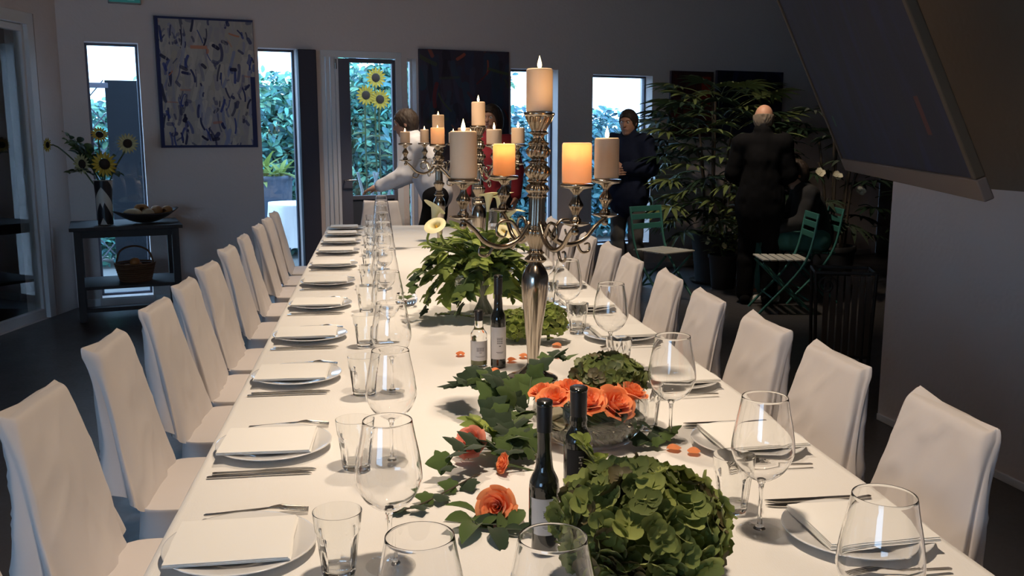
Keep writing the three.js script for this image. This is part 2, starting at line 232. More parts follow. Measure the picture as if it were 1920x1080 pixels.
picture('large abstract painting of dark blue drips on white, left of the second window', -3.36, -2.535, 1.365, 2.48, canvasTex(640, 860, (c, W, H) => {
  const r = RNG(5); c.fillStyle = '#a9a49f'; c.fillRect(0, 0, W, H);
  strokes(c, r, 160, ['#bdb8b0', '#c6c0b4', '#9c98a0', '#b0a89a'], W, H, 160, 30, true); strokes(c, r, 18, ['#8d92b0', '#7f8bb0'], W, H, 200, 26, true);
  strokes(c, r, 90, ['#1c2350', '#232a5e', '#151a3c', '#2a3a86', '#5a5f8a'], W, H, 95, 15, true); strokes(c, r, 60, ['#14183a', '#1f2758', '#3a3f66'], W, H, 34, 20, false); strokes(c, r, 60, ['#b8b2aa', '#a7a2a4'], W, H, 70, 12, true); strokes(c, r, 9, ['#c07a5c', '#b5735f'], W, H, 50, 13, false);
  c.fillStyle = '#c48a70'; c.fillRect(220, 180, 110, 22); c.fillStyle = '#26305c'; c.fillRect(0, 0, 22, H); c.fillRect(0, H - 14, W, 14); c.fillRect(0, 0, W, 12); c.fillRect(610, 380, 30, 480); }));
picture('dark abstract painting with red strokes on the wall behind the candles', -0.992, -0.05, 1.15, 2.29, canvasTex(512, 620, (c, W, H) => { const r = RNG(9); c.fillStyle = '#3c3646'; c.fillRect(0, 0, W, H); strokes(c, r, 90, ['#343c52', '#262632', '#464456', '#32485a'], W, H, 200, 40, true); strokes(c, r, 26, ['#9a3b30', '#b8553f', '#6a2a30', '#4c5a3a'], W, H, 110, 16, false); }));
picture('maroon and red painting half hidden behind the palm, left of the dark navy one', 1.869, 2.425, 1.45, 2.16, canvasTex(320, 400, (c, W, H) => { const r = RNG(12); c.fillStyle = '#452028'; c.fillRect(0, 0, W, H); strokes(c, r, 40, ['#5c2628', '#3a181e', '#6a2a2a'], W, H, 160, 40, true); c.fillStyle = '#a03020'; c.fillRect(230, 30, 70, 170); }));
picture('dark navy painting with an orange streak, behind the bald man', 2.47, 3.39, 1.43, 2.18, canvasTex(420, 340, (c, W, H) => { const r = RNG(15); c.fillStyle = '#161e3a'; c.fillRect(0, 0, W, H); strokes(c, r, 40, ['#182448', '#12182c', '#243052'], W, H, 160, 40, false); c.strokeStyle = '#8a3a1c'; c.lineWidth = 9; c.beginPath(); c.moveTo(320, 60); c.quadraticCurveTo(352, 140, 318, 250); c.stroke(); }));
{ // the big framed picture hung on wires, leaning over the right-hand chairs
  const B1 = V(1.951, 1.34, -3.703), B2 = V(1.369, 1.34, -1.942), e = B2.clone().sub(B1).normalize(), v = V(-0.386, 0.914, -0.128), w = 1.855, h = 1.25; v.addScaledVector(e, -v.dot(e)).normalize(); const n = e.clone().cross(v);
  const o = thing('hanging_painting', 'big dark navy painting in a thin wooden frame, tilted before the right wall', 'painting');
  o.position.copy(B1.clone().add(B2).multiplyScalar(0.5)); o.quaternion.setFromRotationMatrix(new THREE.Matrix4().makeBasis(e, v, n));
  const t = canvasTex(900, 640, (c, W, H) => { const r = RNG(21); c.fillStyle = '#141c40'; c.fillRect(0, 0, W, H); strokes(c, r, 120, ['#162048', '#101734', '#1a244e', '#1a2036', '#121a38'], W, H, 220, 40, true); strokes(c, r, 40, ['#20263a', '#1c2236', '#262a3a'], W, H, 120, 5, true); c.fillStyle = '#2a6a4a'; c.fillRect(70, 535, 20, 26); c.fillStyle = '#6a2c24'; c.fillRect(770, 520, 22, 60); c.fillStyle = '#3c5aa0'; c.fillRect(20, 0, 130, 60); });  // the blue corner patch is a window sheen painted into the canvas
  part('frame_bar', box(w, 0.055, 0.024, 0, 0.0275, 0, 0.004), Mt.frameWood, o); part('frame_bar', box(w, 0.055, 0.024, 0, h - 0.0275, 0, 0.004), Mt.frameWood, o);
  part('frame_bar', box(0.03, h - 0.11, 0.024, -w / 2 + 0.015, h / 2, 0, 0.004), Mt.frameGold, o); part('frame_bar', box(0.03, h - 0.11, 0.024, w / 2 - 0.015, h / 2, 0, 0.004), Mt.frameGold, o);
  part('painted_canvas', box(w - 0.06, h - 0.11, 0.012, 0, h / 2, 0, 0.001), S(0xa4a8c0, 0.85, { map: t }), o);
  o.updateMatrixWorld(true);
  for (const x of [-0.75, 0.75]) { const top = o.localToWorld(V(x, h - 0.02, -0.02)), end = o.worldToLocal(V(top.x, 3.3, top.z)), st = V(x, h - 0.02, -0.02); part('wire', tube([st, st.clone().lerp(end, 0.5), end], 0.003, 4, 6), Mt.steel, o); }
}
// ---------------------------------------------------------------- the garden outside
struct('ground', box(34, 0.1, 16, 1.0, -0.08, -17.2, 0.001).rotateY(0), S(lin(0.20, 0.19, 0.18), 0.9));
function leafShape(l, w, bend = 0.2, fold = 0.25) { return sheet((u, v) => { const s = (u - 0.5) * 2, ww = w * Math.pow(Math.sin(Math.PI * Math.min(1, 0.04 + v * 0.96)), 0.7) * (1 - 0.25 * v); return V(s * ww / 2, Math.abs(s) * ww * fold - bend * l * v * v, v * l); }, 2, 5); }
const LEAF = leafShape(0.07, 0.035, 0.3, 0.2);
function hedge(label, s0, s1, n0, n1, topF, count, seed, cols) {
  const r = RNG(seed), o = thing('garden_hedge', label, 'hedge'); o.userData.kind = 'stuff';
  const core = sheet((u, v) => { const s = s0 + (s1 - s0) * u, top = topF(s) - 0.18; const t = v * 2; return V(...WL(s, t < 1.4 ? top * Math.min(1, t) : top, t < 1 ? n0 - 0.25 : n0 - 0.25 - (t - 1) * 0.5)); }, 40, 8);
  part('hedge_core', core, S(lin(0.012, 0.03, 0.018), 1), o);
  const im = new THREE.InstancedMesh(LEAF, S(0xffffff, 0.6), count); im.name = 'hedge_leaves'; im.castShadow = im.receiveShadow = true; const M = new THREE.Matrix4(), q = new THREE.Quaternion(), c = new THREE.Color();
  for (let i = 0; i < count; i++) {
    const s = s0 + (s1 - s0) * r(), top = topF(s), y = top * Math.pow(r(), 0.8), p = WL(s, y, n0 + (n1 - n0) * r() - (y > top - 0.3 ? 0.3 * r() : 0));
    q.setFromEuler(new THREE.Euler(r() * 1.4 - 0.2, r() * 7, r() * 1 - 0.5)); M.compose(V(...p), q, V(1, 1, 1).multiplyScalar(0.8 + r() * 1.3)); im.setMatrixAt(i, M);
    const k = cols[Math.floor(r() * cols.length)]; im.setColorAt(i, c.setRGB(...k).multiplyScalar(0.6 + 0.9 * r()));
  }
  o.add(im);
}
hedge('tall leafy green hedge seen through the second window and the glazed door', -4.6, 1.2, -3.4, -2.6, (s) => (s < -1.5 ? 1.98 : 2.55) + 0.3 * noise(s * 3, 2), 16000, 31, [[0.06, 0.22, 0.19], [0.10, 0.30, 0.22], [0.05, 0.16, 0.17], [0.16, 0.34, 0.20]]);
hedge('lower garden hedge seen through the two windows behind the candelabra', 1.2, 6.5, -3.6, -2.9, (s) => 1.72 + 0.16 * noise(s * 3, 9), 10000, 32, [[0.05, 0.18, 0.20], [0.08, 0.22, 0.23], [0.05, 0.13, 0.18]]);
{
  const o = thing('garden_table', 'white cloth covered table outside the second window', 'table', WL(-1.90, 0, -0.95), WTURN);
  part('table_cloth', sheet((u, v) => { const a = u * 2 * PI, k = v < 0.3 ? v / 0.3 : 1, d = v < 0.3 ? 0 : (v - 0.3) / 0.7, sq = Math.pow(Math.pow(Math.abs(Math.cos(a)), 4) + Math.pow(Math.abs(Math.sin(a)), 4), -0.25), R = 0.38 * sq * k * (1 + 0.06 * d * (1 + Math.sin(a * 12))); return V(Math.cos(a) * R, 0.78 - d * 0.42, -Math.sin(a) * R); }, 64, 20), Mt.cloth, o);
  for (const [x, z] of [[-0.3, -0.3], [0.3, -0.3], [-0.3, 0.3], [0.3, 0.3]]) part('leg', cyl(0.02, 0.02, 0.76, x, -0.03, z, 10), Mt.iron, o);
  const p = thing('garden_planter', 'big blue grey planter outside behind the white table', 'planter', WL(-2.14, -0.03, -1.8), 0);
  part('planter_pot', lathe([[0, 0], [0.19, 0], [0.25, 1.0], [0.27, 1.02], [0.27, 1.06], [0.235, 1.06], [0.23, 0.95], [0, 0.95]], 28), S(lin(0.05, 0.08, 0.13), 0.6), p);
  const r = RNG(77), lv = []; for (let i = 0; i < 40; i++) lv.push(put(leafShape(0.3, 0.06, 0.4, 0.2), (r() - 0.5) * 0.3, 1.0 + r() * 0.1, (r() - 0.5) * 0.3, -r() * 1.4, r() * 7, 0)); part('planter_leaves', merge(lv), Mt.leafMid, p).userData.kind = 'stuff';
  const sh = thing('garden_shed', 'dark garden door and lattice screen outside the leftmost window', 'shed', WL(-3.80, -0.03, -1.3), WTURN);
  part('door_board', box(0.34, 2.0, 0.05, 0.21, 1.03), S(lin(0.006, 0.009, 0.014), 0.95), sh); part('post', box(0.06, 2.1, 0.08, 0.41, 1.05), Mt.frameGrey, sh); part('post', box(0.05, 1.95, 0.06, -0.22, 0.98), Mt.frameGrey, sh); part('top_rail', box(0.3, 0.05, 0.06, -0.08, 1.98), Mt.frameGrey, sh);
  for (let i = 0; i < 11; i++) part('lattice_bar', put(box(0.012, 0.34, 0.012), -0.08, 0.3 + i * 0.16, 0, 0, 0, i % 2 ? 0.7 : -0.7), Mt.frameGrey, sh);
  const pg = thing('garden_pergola', 'pale pergola beam seen through the window behind the candles', 'pergola', WL(1.9, -0.03, -2.2), WTURN);
  part('beam', box(3.0, 0.07, 0.09, 0, 2.37), S(lin(0.25, 0.3, 0.33), 0.7), pg); part('post', box(0.08, 2.35, 0.08, 1.45, 1.17), S(lin(0.25, 0.3, 0.33), 0.7), pg); part('post', box(0.08, 2.35, 0.08, -1.45, 1.17), S(lin(0.25, 0.3, 0.33), 0.7), pg);
  const cy = thing('slim_shrub', 'slim dark shrub standing outside the glazed door', 'shrub', WL(-1.44, -0.03, -1.15), 0);
  part('shrub_stem', cyl(0.03, 0.015, 1.9, 0, 0, 0, 8), Mt.twig, cy); const lf = []; for (let i = 0; i < 240; i++) { const y = 0.15 + 1.75 * r(), R = 0.13 * Math.sqrt(1.02 - y / 1.95) * 1.6 * (0.5 + r() * 0.5), a = r() * 7; lf.push(put(leafShape(0.13, 0.04, 0.3, 0.2), Math.cos(a) * R, y, Math.sin(a) * R, -0.7 - r() * 0.5, r() * 7, 0)); } part('shrub_leaves', merge(lf), Mt.leafDark, cy).userData.kind = 'stuff';
  const ch = thing('garden_chair', 'folded pale garden chair leaning outside the glazed door', 'chair', WL(-1.30, -0.03, -0.75), WTURN);
  for (const [x, a] of [[-0.06, -0.28], [0.12, -0.28], [0.0, 0.22], [0.17, 0.22]]) part('chair_bar', put(box(0.025, 1.15, 0.025), x, 0.565, a < 0 ? 0.0 : 0.04, 0, 0, a), S(lin(0.3, 0.33, 0.34), 0.6), ch);
  for (let i = 0; i < 3; i++) part('slat', box(0.3, 0.03, 0.02, 0.03 + i * 0.015, 0.62 + i * 0.09, 0.05), S(lin(0.3, 0.33, 0.34), 0.6), ch);
}
for (const [s, hgt, k] of [[0.75, 1.98, 0], [2.95, 1.86, 1]]) { // spiky plants seen against the sky
  const r = RNG(90 + k), o = thing('garden_agave', k ? 'dark spiky garden plant with a long stalk in the right of the two back windows' : 'dark spiky garden plant seen left of the tall candle', 'plant', WL(s, -0.03, -2.4), 0);
  part('plant_stem', tube([[0, 0, 0], [0.02, 0.6, 0], [0, hgt - 0.7, 0]], 0.03, 10, 7), Mt.twig, o);
  for (let i = 0; i < 16; i++) part('leaf', put(leafShape(0.5 + 0.25 * r(), 0.06, 0.35, 0.3), 0, hgt - 0.72, 0, -0.5 - r() * 0.9, i * 2.4, 0), Mt.leafDark, o);
  part('stalk', tube([[0, hgt - 0.7, 0], [0.08, hgt - 0.3, 0], [0.2, hgt + 0.1, 0]], (t) => 0.014 + 0.008 * t, 12, 7), Mt.leafDark, o);
}

// ---------------------------------------------------------------- the long table
const TX0 = -0.41, TX1 = 1.03, TZ0 = -0.9, TZ1 = -7.75, TY = 0.74;
{
  const cx = (TX0 + TX1) / 2, cz = (TZ0 + TZ1) / 2, w = TX1 - TX0, L = TZ0 - TZ1;
  const t = thing('banquet_table', 'long banquet table hidden under the white tablecloth', 'table', [cx, 0, cz]);
  part('tabletop', box(w - 0.03, 0.035, L - 0.03, 0, TY - 0.024, 0), Mt.tableWood, t);
  for (const x of [-1, 1]) for (const z of [-1, -0.33, 0.33, 1]) part('leg', box(0.05, TY - 0.04, 0.05, x * (w / 2 - 0.35), (TY - 0.04) / 2, z * (L / 2 - 0.12)), Mt.tableWood, t);
  const D = 0.27, R = 0.012, nu = 150, nv = 400;
  const wave = (q) => 0.5 + 0.5 * Math.sin(q * 21 + 2.2 * noise(q * 2.3, 5)) * (0.6 + 0.4 * noise(q * 1.1, 3));
  const g = sheet((u, v) => {
    const a = (u - 0.5) * (w + 2 * D), b = (v - 0.5) * (L + 2 * D), ex = Math.max(0, Math.abs(a) - w / 2), ez = Math.max(0, Math.abs(b) - L / 2), ed = Math.hypot(ex, ez);
    let x = Math.sign(a) * Math.min(Math.abs(a), w / 2), z = Math.sign(b) * Math.min(Math.abs(b), L / 2), y = TY;
    if (ed > 0) { const k = ed / D, out = R * Math.min(1, ed / 0.02) + 0.018 * k * wave(ex > 0 ? z + 9 : x + 3); if (ex > 0) x += Math.sign(a) * out * ex / ed; if (ez > 0) z += Math.sign(b) * out * ez / ed; y -= Math.max(0, ed - 0.006); }
    else y += 0.0007 * noise(x * 5, z * 4) + 0.0012 * Math.exp(-Math.pow((x + 0.02) / 0.008, 2)) + 0.0012 * Math.exp(-Math.pow(((z + 20) % 1.15 - 0.5) / 0.008, 2)) - 0.0012;
    return V(x, y, -z);
  }, nu, nv);
  const c = tag(part('tablecloth', g, Mt.cloth), 'long white tablecloth covering the banquet table', 'tablecloth'); c.position.set(cx, 0, cz);
}
const TOP = TY + 0.001;

// ---------------------------------------------------------------- slipcovered chairs (facing +x, origin on the floor under the seat)
function chairProto(seed) {
  const r = RNG(seed), ph = r() * 20, o = new THREE.Group();
  // back sleeve
  const rings = [], N = 64, rows = 26, ear = 0.5 + 0.7 * r(), earSide = -1;
  for (let j = 0; j <= rows + 5; j++) {
    const v = Math.min(1, j / rows), capk = Math.max(0, j - rows) / 5, ring = [];
    for (let i = 0; i < N; i++) {
      const a = i / N * 2 * PI, ca = Math.cos(a), sa = Math.sin(a), q = Math.pow(Math.pow(Math.abs(ca), 5) + Math.pow(Math.abs(sa), 5), -0.2);
      const back = Math.max(0, -ca), side = Math.abs(sa);
      const hem = 0.445 + 0.10 * back + 0.05 * Math.pow(side, 3), y0 = hem + (0.885 - hem) * v;
      let hw = (0.15 + 0.055 * (1 - v) + 0.012 * (1 - v) * (1 - v)), ht = 0.024 + 0.012 * (1 - v) + 0.055 * back * Math.pow(1 - v, 1.3);
      const cap = Math.sqrt(Math.max(0, 1 - capk * capk));
      let z = -sa * q * hw * (1 - 0.06 * capk), x = ca * q * ht * (0.12 + 0.88 * cap), y = y0 + 0.024 * Math.sin(capk * PI / 2);
      const fold = (1 - v) * (0.35 + 0.65 * Math.max(back, Math.pow(side, 4)));
      const n = 0.020 * fold * noise(a * 3.2 + ph, v * 1.6, ph) + 0.010 * fold * Math.sin(a * 9 + 3 * noise(v * 1.2, a, ph)) + 0.004 * noise(a * 2.5, v * 3, ph + 3) + (1 - 0.8 * side * side) * 0.0035 * noise(z * 22, v * 6 + z * 16, ph + 8) + (1 - side * side) * 0.006 * (1 - Math.abs(noise(z * 9 + v * 5, v * 3 - z * 8, ph + 1))) ** 6;
      const nk = 1 - capk; x += nk * (ca >= 0 ? 1 : -1.4) * n * Math.min(1, 0.5 + Math.abs(ca)); z += -sa * n * 0.8;
      const e = Math.pow(Math.max(0, side - 0.80) / 0.20, 2) * Math.pow(v, 8) * (sa * earSide > 0 ? ear : ear * 0.5) * (0.4 + back); y += 0.03 * e; x -= 0.03 * e; z += -Math.sign(sa) * 0.018 * e;
      y -= 0.010 * Math.pow(Math.abs(z) / hw, 2.5) * v * (1 - 0.5 * ear);
      const lean = -0.205 - (y - 0.47) * 0.20 - 0.03 * (y - 0.47) * (y - 0.47);
      ring.push(V(x + lean, y, z));
    }
    rings.push(ring);
  }
  part('back_cover', skin(rings, true, false, true), Mt.cover, o);
  // seat cover with its skirt
  const sr = [], M = 72;
  for (let j = 0; j <= 24; j++) {
    const ring = [];
    for (let i = 0; i < M; i++) {
      const a = i / M * 2 * PI, ca = Math.cos(a), sa = Math.sin(a), q = Math.pow(Math.pow(Math.abs(ca), 7) + Math.pow(Math.abs(sa), 7), -1 / 7);
      let k, y, fl = 0;
      if (j <= 6) { k = j / 6 * 0.985; y = 0.474 + 0.004 * (1 - k * k) + 0.0025 * noise(ca * k * 4, sa * k * 4, ph); } else if (j <= 9) { const t = (j - 6) / 3 * PI / 2; k = 0.985 + 0.015 * Math.sin(t); y = 0.462 + 0.012 * Math.cos(t); } else { const t = (j - 9) / 15; k = 1; y = 0.462 - 0.30 * t; fl = t * (0.014 + 0.012 * Math.sin(a * 11 + ph + 2 * noise(a, t, ph)) + 0.006 * noise(a * 5, t * 4, ph)); }
      ring.push(V(ca * q * (0.205 * k + fl) + 0.005, y, -sa * q * (0.213 * k + fl)));
    }
    sr.push(ring);
  }
  part('seat_cover', skin(sr.reverse(), true, false, true), Mt.cover, o);
  for (const [x, z] of [[-0.165, -0.17], [-0.165, 0.17], [0.175, -0.17], [0.175, 0.17]]) part('leg', box(0.036, 0.44, 0.036, x, 0.22, z, 0.004), Mt.wood, o);
  return o;
}
{
  const protos = [101, 117, 133, 149].map(chairProto); let k = 0;
  const seat = (x, z, turn, label, group) => { const p = protos[k++ % 4], c = p.clone(); c.name = numbered('slipcovered_chair'); scene.add(c); c.position.set(x, 0, z); c.rotation.y = turn; tag(c, label, 'chair', group); };
  const jit = RNG(3);
  [-1.53, -2.13, -2.74, -3.31, -3.79, -4.28, -4.92, -5.52, -6.12, -6.62, -7.12].forEach((z, i) => seat(-0.465 - 0.02 * jit(), z, (jit() - 0.5) * 0.10, `white slipcovered dining chair on the left side, ${ORD[i]} to the camera`, 'slipcovered chairs on the left side'));
  [-1.27, -1.78, -2.27, -2.71, -3.22, -3.73, -4.25, -4.72, -5.24, -5.78, -6.32, -6.9].forEach((z, i) => seat(0.885 + 0.02 * jit(), z, PI + (jit() - 0.5) * 0.10, `white slipcovered dining chair on the right side, ${ORD[i]} to the camera`, 'slipcovered chairs on the right side'));
  seat(0.02, -7.93, -PI / 2, 'white slipcovered dining chair alone at the far end of the table', 'slipcovered chair at the far end');
}

// ---------------------------------------------------------------- place settings
const plateGeo = lathe([[0, 0.004], [0.062, 0.004], [0.066, 0], [0.072, 0], [0.076, 0.004], [0.10, 0.010], [0.134, 0.0165], [0.1365, 0.0175], [0.136, 0.0195], [0.132, 0.0195], [0.10, 0.0135], [0.082, 0.0095], [0.074, 0.0075], [0, 0.007]], 56);
function napkinGeo(seed) { // four soft layers of folded cloth
  const L = []; for (let k = 0; k < 4; k++) { const w = 0.215 - 0.002 * k, d = 0.185 - 0.002 * (k % 2); L.push(sheet((u, v) => { const a = v * 2 * PI, hx = (u - 0.5) * w, c = Math.cos(a), s = Math.sin(a), z = (Math.sign(c) * Math.pow(Math.abs(c), 0.25)) * d / 2, y = 0.0024 * k + 0.0013 + 0.0012 * Math.sign(s) * Math.pow(Math.abs(s), 0.5) + 0.0012 * noise(hx * 14, z * 14, seed) * (k / 3); return V(hx + 0.0015 * noise(z * 20, k, seed), y, -z + 0.0015 * k); }, 16, 28)); }
  return merge(L);
}
function forkGeo() {
  const s = new THREE.Shape(); s.moveTo(-0.10, -0.0045); s.quadraticCurveTo(-0.107, 0, -0.10, 0.0045); s.lineTo(-0.04, 0.003); s.lineTo(0.02, 0.0026); s.quadraticCurveTo(0.035, 0.004, 0.045, 0.012);
  for (let i = 0; i < 4; i++) { const y = 0.012 - i * 0.0068; s.lineTo(0.098, y - 0.0004); s.lineTo(0.098, y - 0.003); if (i < 3) { s.lineTo(0.056, y - 0.0036); s.lineTo(0.056, y - 0.0066); } }
  s.lineTo(0.045, -0.0115); s.quadraticCurveTo(0.035, -0.004, 0.02, -0.0026); s.lineTo(-0.04, -0.003); s.closePath();
  const g = extrude(s, 0.0016, 0.0004, 6).rotateX(-PI / 2), p = g.attributes.position; for (let i = 0; i < p.count; i++) { const x = p.getX(i); p.setY(i, p.getY(i) + 0.004 + 0.010 * Math.exp(-Math.pow((x - 0.035) / 0.03, 2)) + 0.004 * Math.exp(-Math.pow((x + 0.06) / 0.05, 2))); } g.computeVertexNormals(); return g;
}
function knifeGeo() { const s = new THREE.Shape(); s.moveTo(-0.115, -0.005); s.quadraticCurveTo(-0.122, 0, -0.115, 0.005); s.lineTo(-0.02, 0.0042); s.quadraticCurveTo(-0.012, 0.006, 0, 0.009); s.lineTo(0.07, 0.0095); s.quadraticCurveTo(0.098, 0.008, 0.108, -0.004); s.lineTo(0, -0.0035); s.lineTo(-0.02, -0.0042); s.closePath(); return extrude(s, 0.0018, 0.0006, 6).rotateX(-PI / 2).translate(0, 0.001, 0); }
const bowlLine = smoothProfile([[0.005, 0.103], [0.022, 0.109], [0.043, 0.127], [0.0565, 0.155], [0.058, 0.172], [0.054, 0.205], [0.047, 0.24], [0.0425, 0.266]], 30);
const wineBowl = lathe([...bowlLine, [0.0418, 0.2667], ...bowlLine.map(([r, y], i) => [Math.max(0, r - 0.0012), y + (r < 0.045 && y < 0.2 ? 0.0012 : 0)]).reverse()], 40);
const wineStem = lathe([[0, 0.006], [0.012, 0.0075], [0.006, 0.014], [0.0042, 0.03], [0.004, 0.08], [0.0055, 0.096], [0.009, 0.104], [0, 0.106]], 16);
const wineFoot = lathe([[0, 0.001], [0.043, 0.001], [0.044, 0.002], [0.043, 0.0028], [0.025, 0.005], [0.012, 0.0075]], 40);
const tumblerWall = (() => { const rings = [], N = 72, add = (r, y, fac) => { const ring = []; for (let i = 0; i < N; i++) { const a = -i / N * 2 * PI, f = 1 - fac * 0.05 * (1 - Math.abs(Math.cos(a * 4.5))); ring.push(V(Math.cos(a) * r * f, y, Math.sin(a) * r * f)); } rings.push(ring); }; add(0.0001, 0.001, 0); add(0.026, 0.001, 0.5); add(0.029, 0.004, 1); add(0.0325, 0.04, 1); add(0.0365, 0.076, 1); add(0.0385, 0.083, 0); add(0.042, 0.116, 0); add(0.0408, 0.1165, 0); add(0.0372, 0.083, 0); add(0.0345, 0.07, 0); add(0.029, 0.018, 0); add(0.024, 0.0125, 0); add(0.0001, 0.011, 0); return skin(rings); })();
const forkG = forkGeo(), knifeG = knifeGeo(), napkins = [napkinGeo(1), napkinGeo(2), napkinGeo(3)];
function wineProto() { const o = new THREE.Group(); part('bowl', wineBowl, Mt.solidGlass, o); part('stem', wineStem, Mt.solidGlass, o); part('foot', wineFoot, Mt.glass, o); return o; }
const wineP = wineProto();
function place(x, z, turn, side, i, parts = 'pnfk') {
  const r = RNG(i * 7 + (side === 'left' ? 1 : 50)), w = `${ORD[i]} place on the ${side} side`, c = Math.cos(turn), s = Math.sin(turn), at = (dx, dz, y) => [x + dx * c + dz * s, TOP + y, z - dx * s + dz * c];
  const put1 = (geo, mat, name, pos, rot, label, cat, grp) => { const m = tag(part(name, geo, mat), label, cat, grp); m.position.set(...pos); m.rotation.y = rot; return m; };
  put1(plateGeo, Mt.china, 'dinner_plate', at(0, 0, 0), turn, `round white dinner plate under a napkin at the ${w}`, 'plate', `dinner plates on the ${side} side`);
  const n = put1(napkins[i % 3], Mt.napkin, 'folded_napkin', at(-0.012, 0.004, 0.0195), turn + (r() - 0.5) * 0.10, `folded white napkin lying on the plate at the ${w}`, 'napkin', `folded napkins on the ${side} side`);
  put1(forkG, Mt.steel, 'dinner_fork', at(0.01 + 0.02 * r(), -0.162, 0), turn + 0.06 * (r() - 0.5) + 0.03, `steel dinner fork beside the plate at the ${w}`, 'fork', `forks on the ${side} side`);
  put1(knifeG, Mt.steel, 'dinner_knife', at(0.0, 0.158, 0), turn + 0.03 * (r() - 0.5), `steel knife next to the plate at the ${w}`, 'knife', `inner knives on the ${side} side`);
  put1(knifeG, Mt.steel, 'starter_knife', at(-0.008, 0.182, 0), turn + 0.03 * (r() - 0.5), `outer steel knife, farther from the plate, at the ${w}`, 'knife', `outer knives on the ${side} side`);
}
[-1.65, -2.215, -2.87, -3.46, -4.10, -4.73, -5.37, -6.0, -6.52, -7.03, -7.5].forEach((z, i) => place(-0.262, z, 0, 'left', i));
[-1.55, -2.075, -2.66, -3.30, -3.90, -4.50, -5.10, -5.70, -6.30, -6.90, -7.42].forEach((z, i) => place(0.875, z, PI, 'right', i));
const wine = (x, z, label, group) => copy(tagName(wineP, 'wine_glass'), [x, TOP, z], x * 5 + z, label, group).userData.category = 'wine glass';
function tagName(o, n) { o.name = n; return o; }
[[0.04, -1.076], [0.006, -1.55], [0.018, -2.075], [0.028, -2.68], [0.024, -3.30], [0.02, -3.93], [0.02, -4.56], [0.02, -5.2], [0.02, -5.84], [0.02, -6.4], [0.02, -6.95], [0.02, -7.42]].forEach(([x, z], i) => wine(x, z, `large empty wine glass in the left row, ${ORD[i]} to the camera`, 'wine glasses in the left row'));
wine(0.20, -1.05, 'wine glass near the camera, in front of the dark bottle with a white label', 'wine glass before the bottles');
[[0.669, -1.117], [0.703, -1.595], [0.697, -2.13], [0.745, -2.93], [0.72, -3.52], [0.72, -4.1], [0.72, -4.7], [0.72, -5.3], [0.72, -5.9], [0.72, -6.5], [0.72, -7.1]].forEach(([x, z], i) => wine(x, z, `large empty wine glass in the right row, ${ORD[i]} to the camera`, 'wine glasses in the right row'));
const glassT = (x, z, label, group) => { const m = tag(part('water_tumbler', tumblerWall, Mt.tumbler), label, 'tumbler', group); m.position.set(x, TOP, z); m.rotation.y = x * 9 + z * 3; };
[[-0.082, -1.53], [-0.066, -2.05], [-0.058, -2.655], [-0.06, -3.29], [-0.062, -3.93], [-0.062, -4.56], [-0.062, -5.2], [-0.062, -5.84], [-0.062, -6.4], [-0.062, -6.95], [-0.062, -7.42]].forEach(([x, z], i) => glassT(x, z, `faceted empty water tumbler in the left row, ${ORD[i]} to the camera`, 'water tumblers in the left row'));
[[0.690, -1.70], [0.668, -2.24], [0.735, -2.78], [0.735, -3.40], [0.72, -3.95], [0.72, -4.55], [0.72, -5.15], [0.72, -5.75], [0.72, -6.35], [0.72, -6.95]].forEach(([x, z], i) => glassT(x, z, `faceted empty water tumbler in the right row, ${ORD[i]} to the camera`, 'water tumblers in the right row'));

// ---------------------------------------------------------------- candelabra and their candles
const ornate = (pts, lobes, amp, twist, seg = 108) => { const rings = pts.map(([r, y]) => { const ring = []; for (let i = 0; i < seg; i++) { const a = -i / seg * 2 * PI, q = r * (1 + amp * (Math.abs(Math.cos(a * lobes / 2 + y * twist)) - 0.6)); ring.push(V(Math.cos(a) * q, y, Math.sin(a) * q)); } return ring; }); return skin(rings, true, true, true); };
const silverFoot = lathe([[0, 0], [0.075, 0], [0.079, 0.004], [0.078, 0.009], [0.068, 0.014], [0.055, 0.017], [0.045, 0.024], [0.03, 0.036], [0.021, 0.046], [0.0185, 0.052]], 40);
const silverVase = lathe(smoothProfile([[0.0185, 0.05], [0.0175, 0.062], [0.022, 0.12], [0.031, 0.2], [0.0395, 0.268], [0.0415, 0.30], [0.0385, 0.328], [0.028, 0.35], [0.019, 0.362]], 44), 40);
const silverKnobs = ornate(smoothProfile([[0.019, 0.361], [0.026, 0.366], [0.032, 0.374], [0.026, 0.382], [0.02, 0.388], [0.026, 0.394], [0.02, 0.40], [0.019, 0.408], [0.024, 0.425], [0.034, 0.447], [0.035, 0.46], [0.026, 0.468], [0.030, 0.474], [0.025, 0.482], [0.024, 0.556], [0.031, 0.564], [0.026, 0.571], [0.035, 0.583], [0.03, 0.595], [0.02, 0.602]], 120), 14, 0.10, 0);
const silverUpper = ornate(smoothProfile([[0.02, 0.60], [0.031, 0.609], [0.025, 0.615], [0.037, 0.632], [0.036, 0.646], [0.024, 0.658], [0.029, 0.664], [0.018, 0.672], [0.03, 0.684], [0.034, 0.70], [0.026, 0.714], [0.030, 0.72], [0.018, 0.73], [0.016, 0.742], [0.027, 0.75], [0.021, 0.757], [0.028, 0.772], [0.034, 0.782], [0.04, 0.798]], 130), 12, 0.16, 55);
const topCup = lathe([[0.03, 0.792], [0.043, 0.799], [0.047, 0.806], [0.045, 0.81], [0, 0.81]], 36);
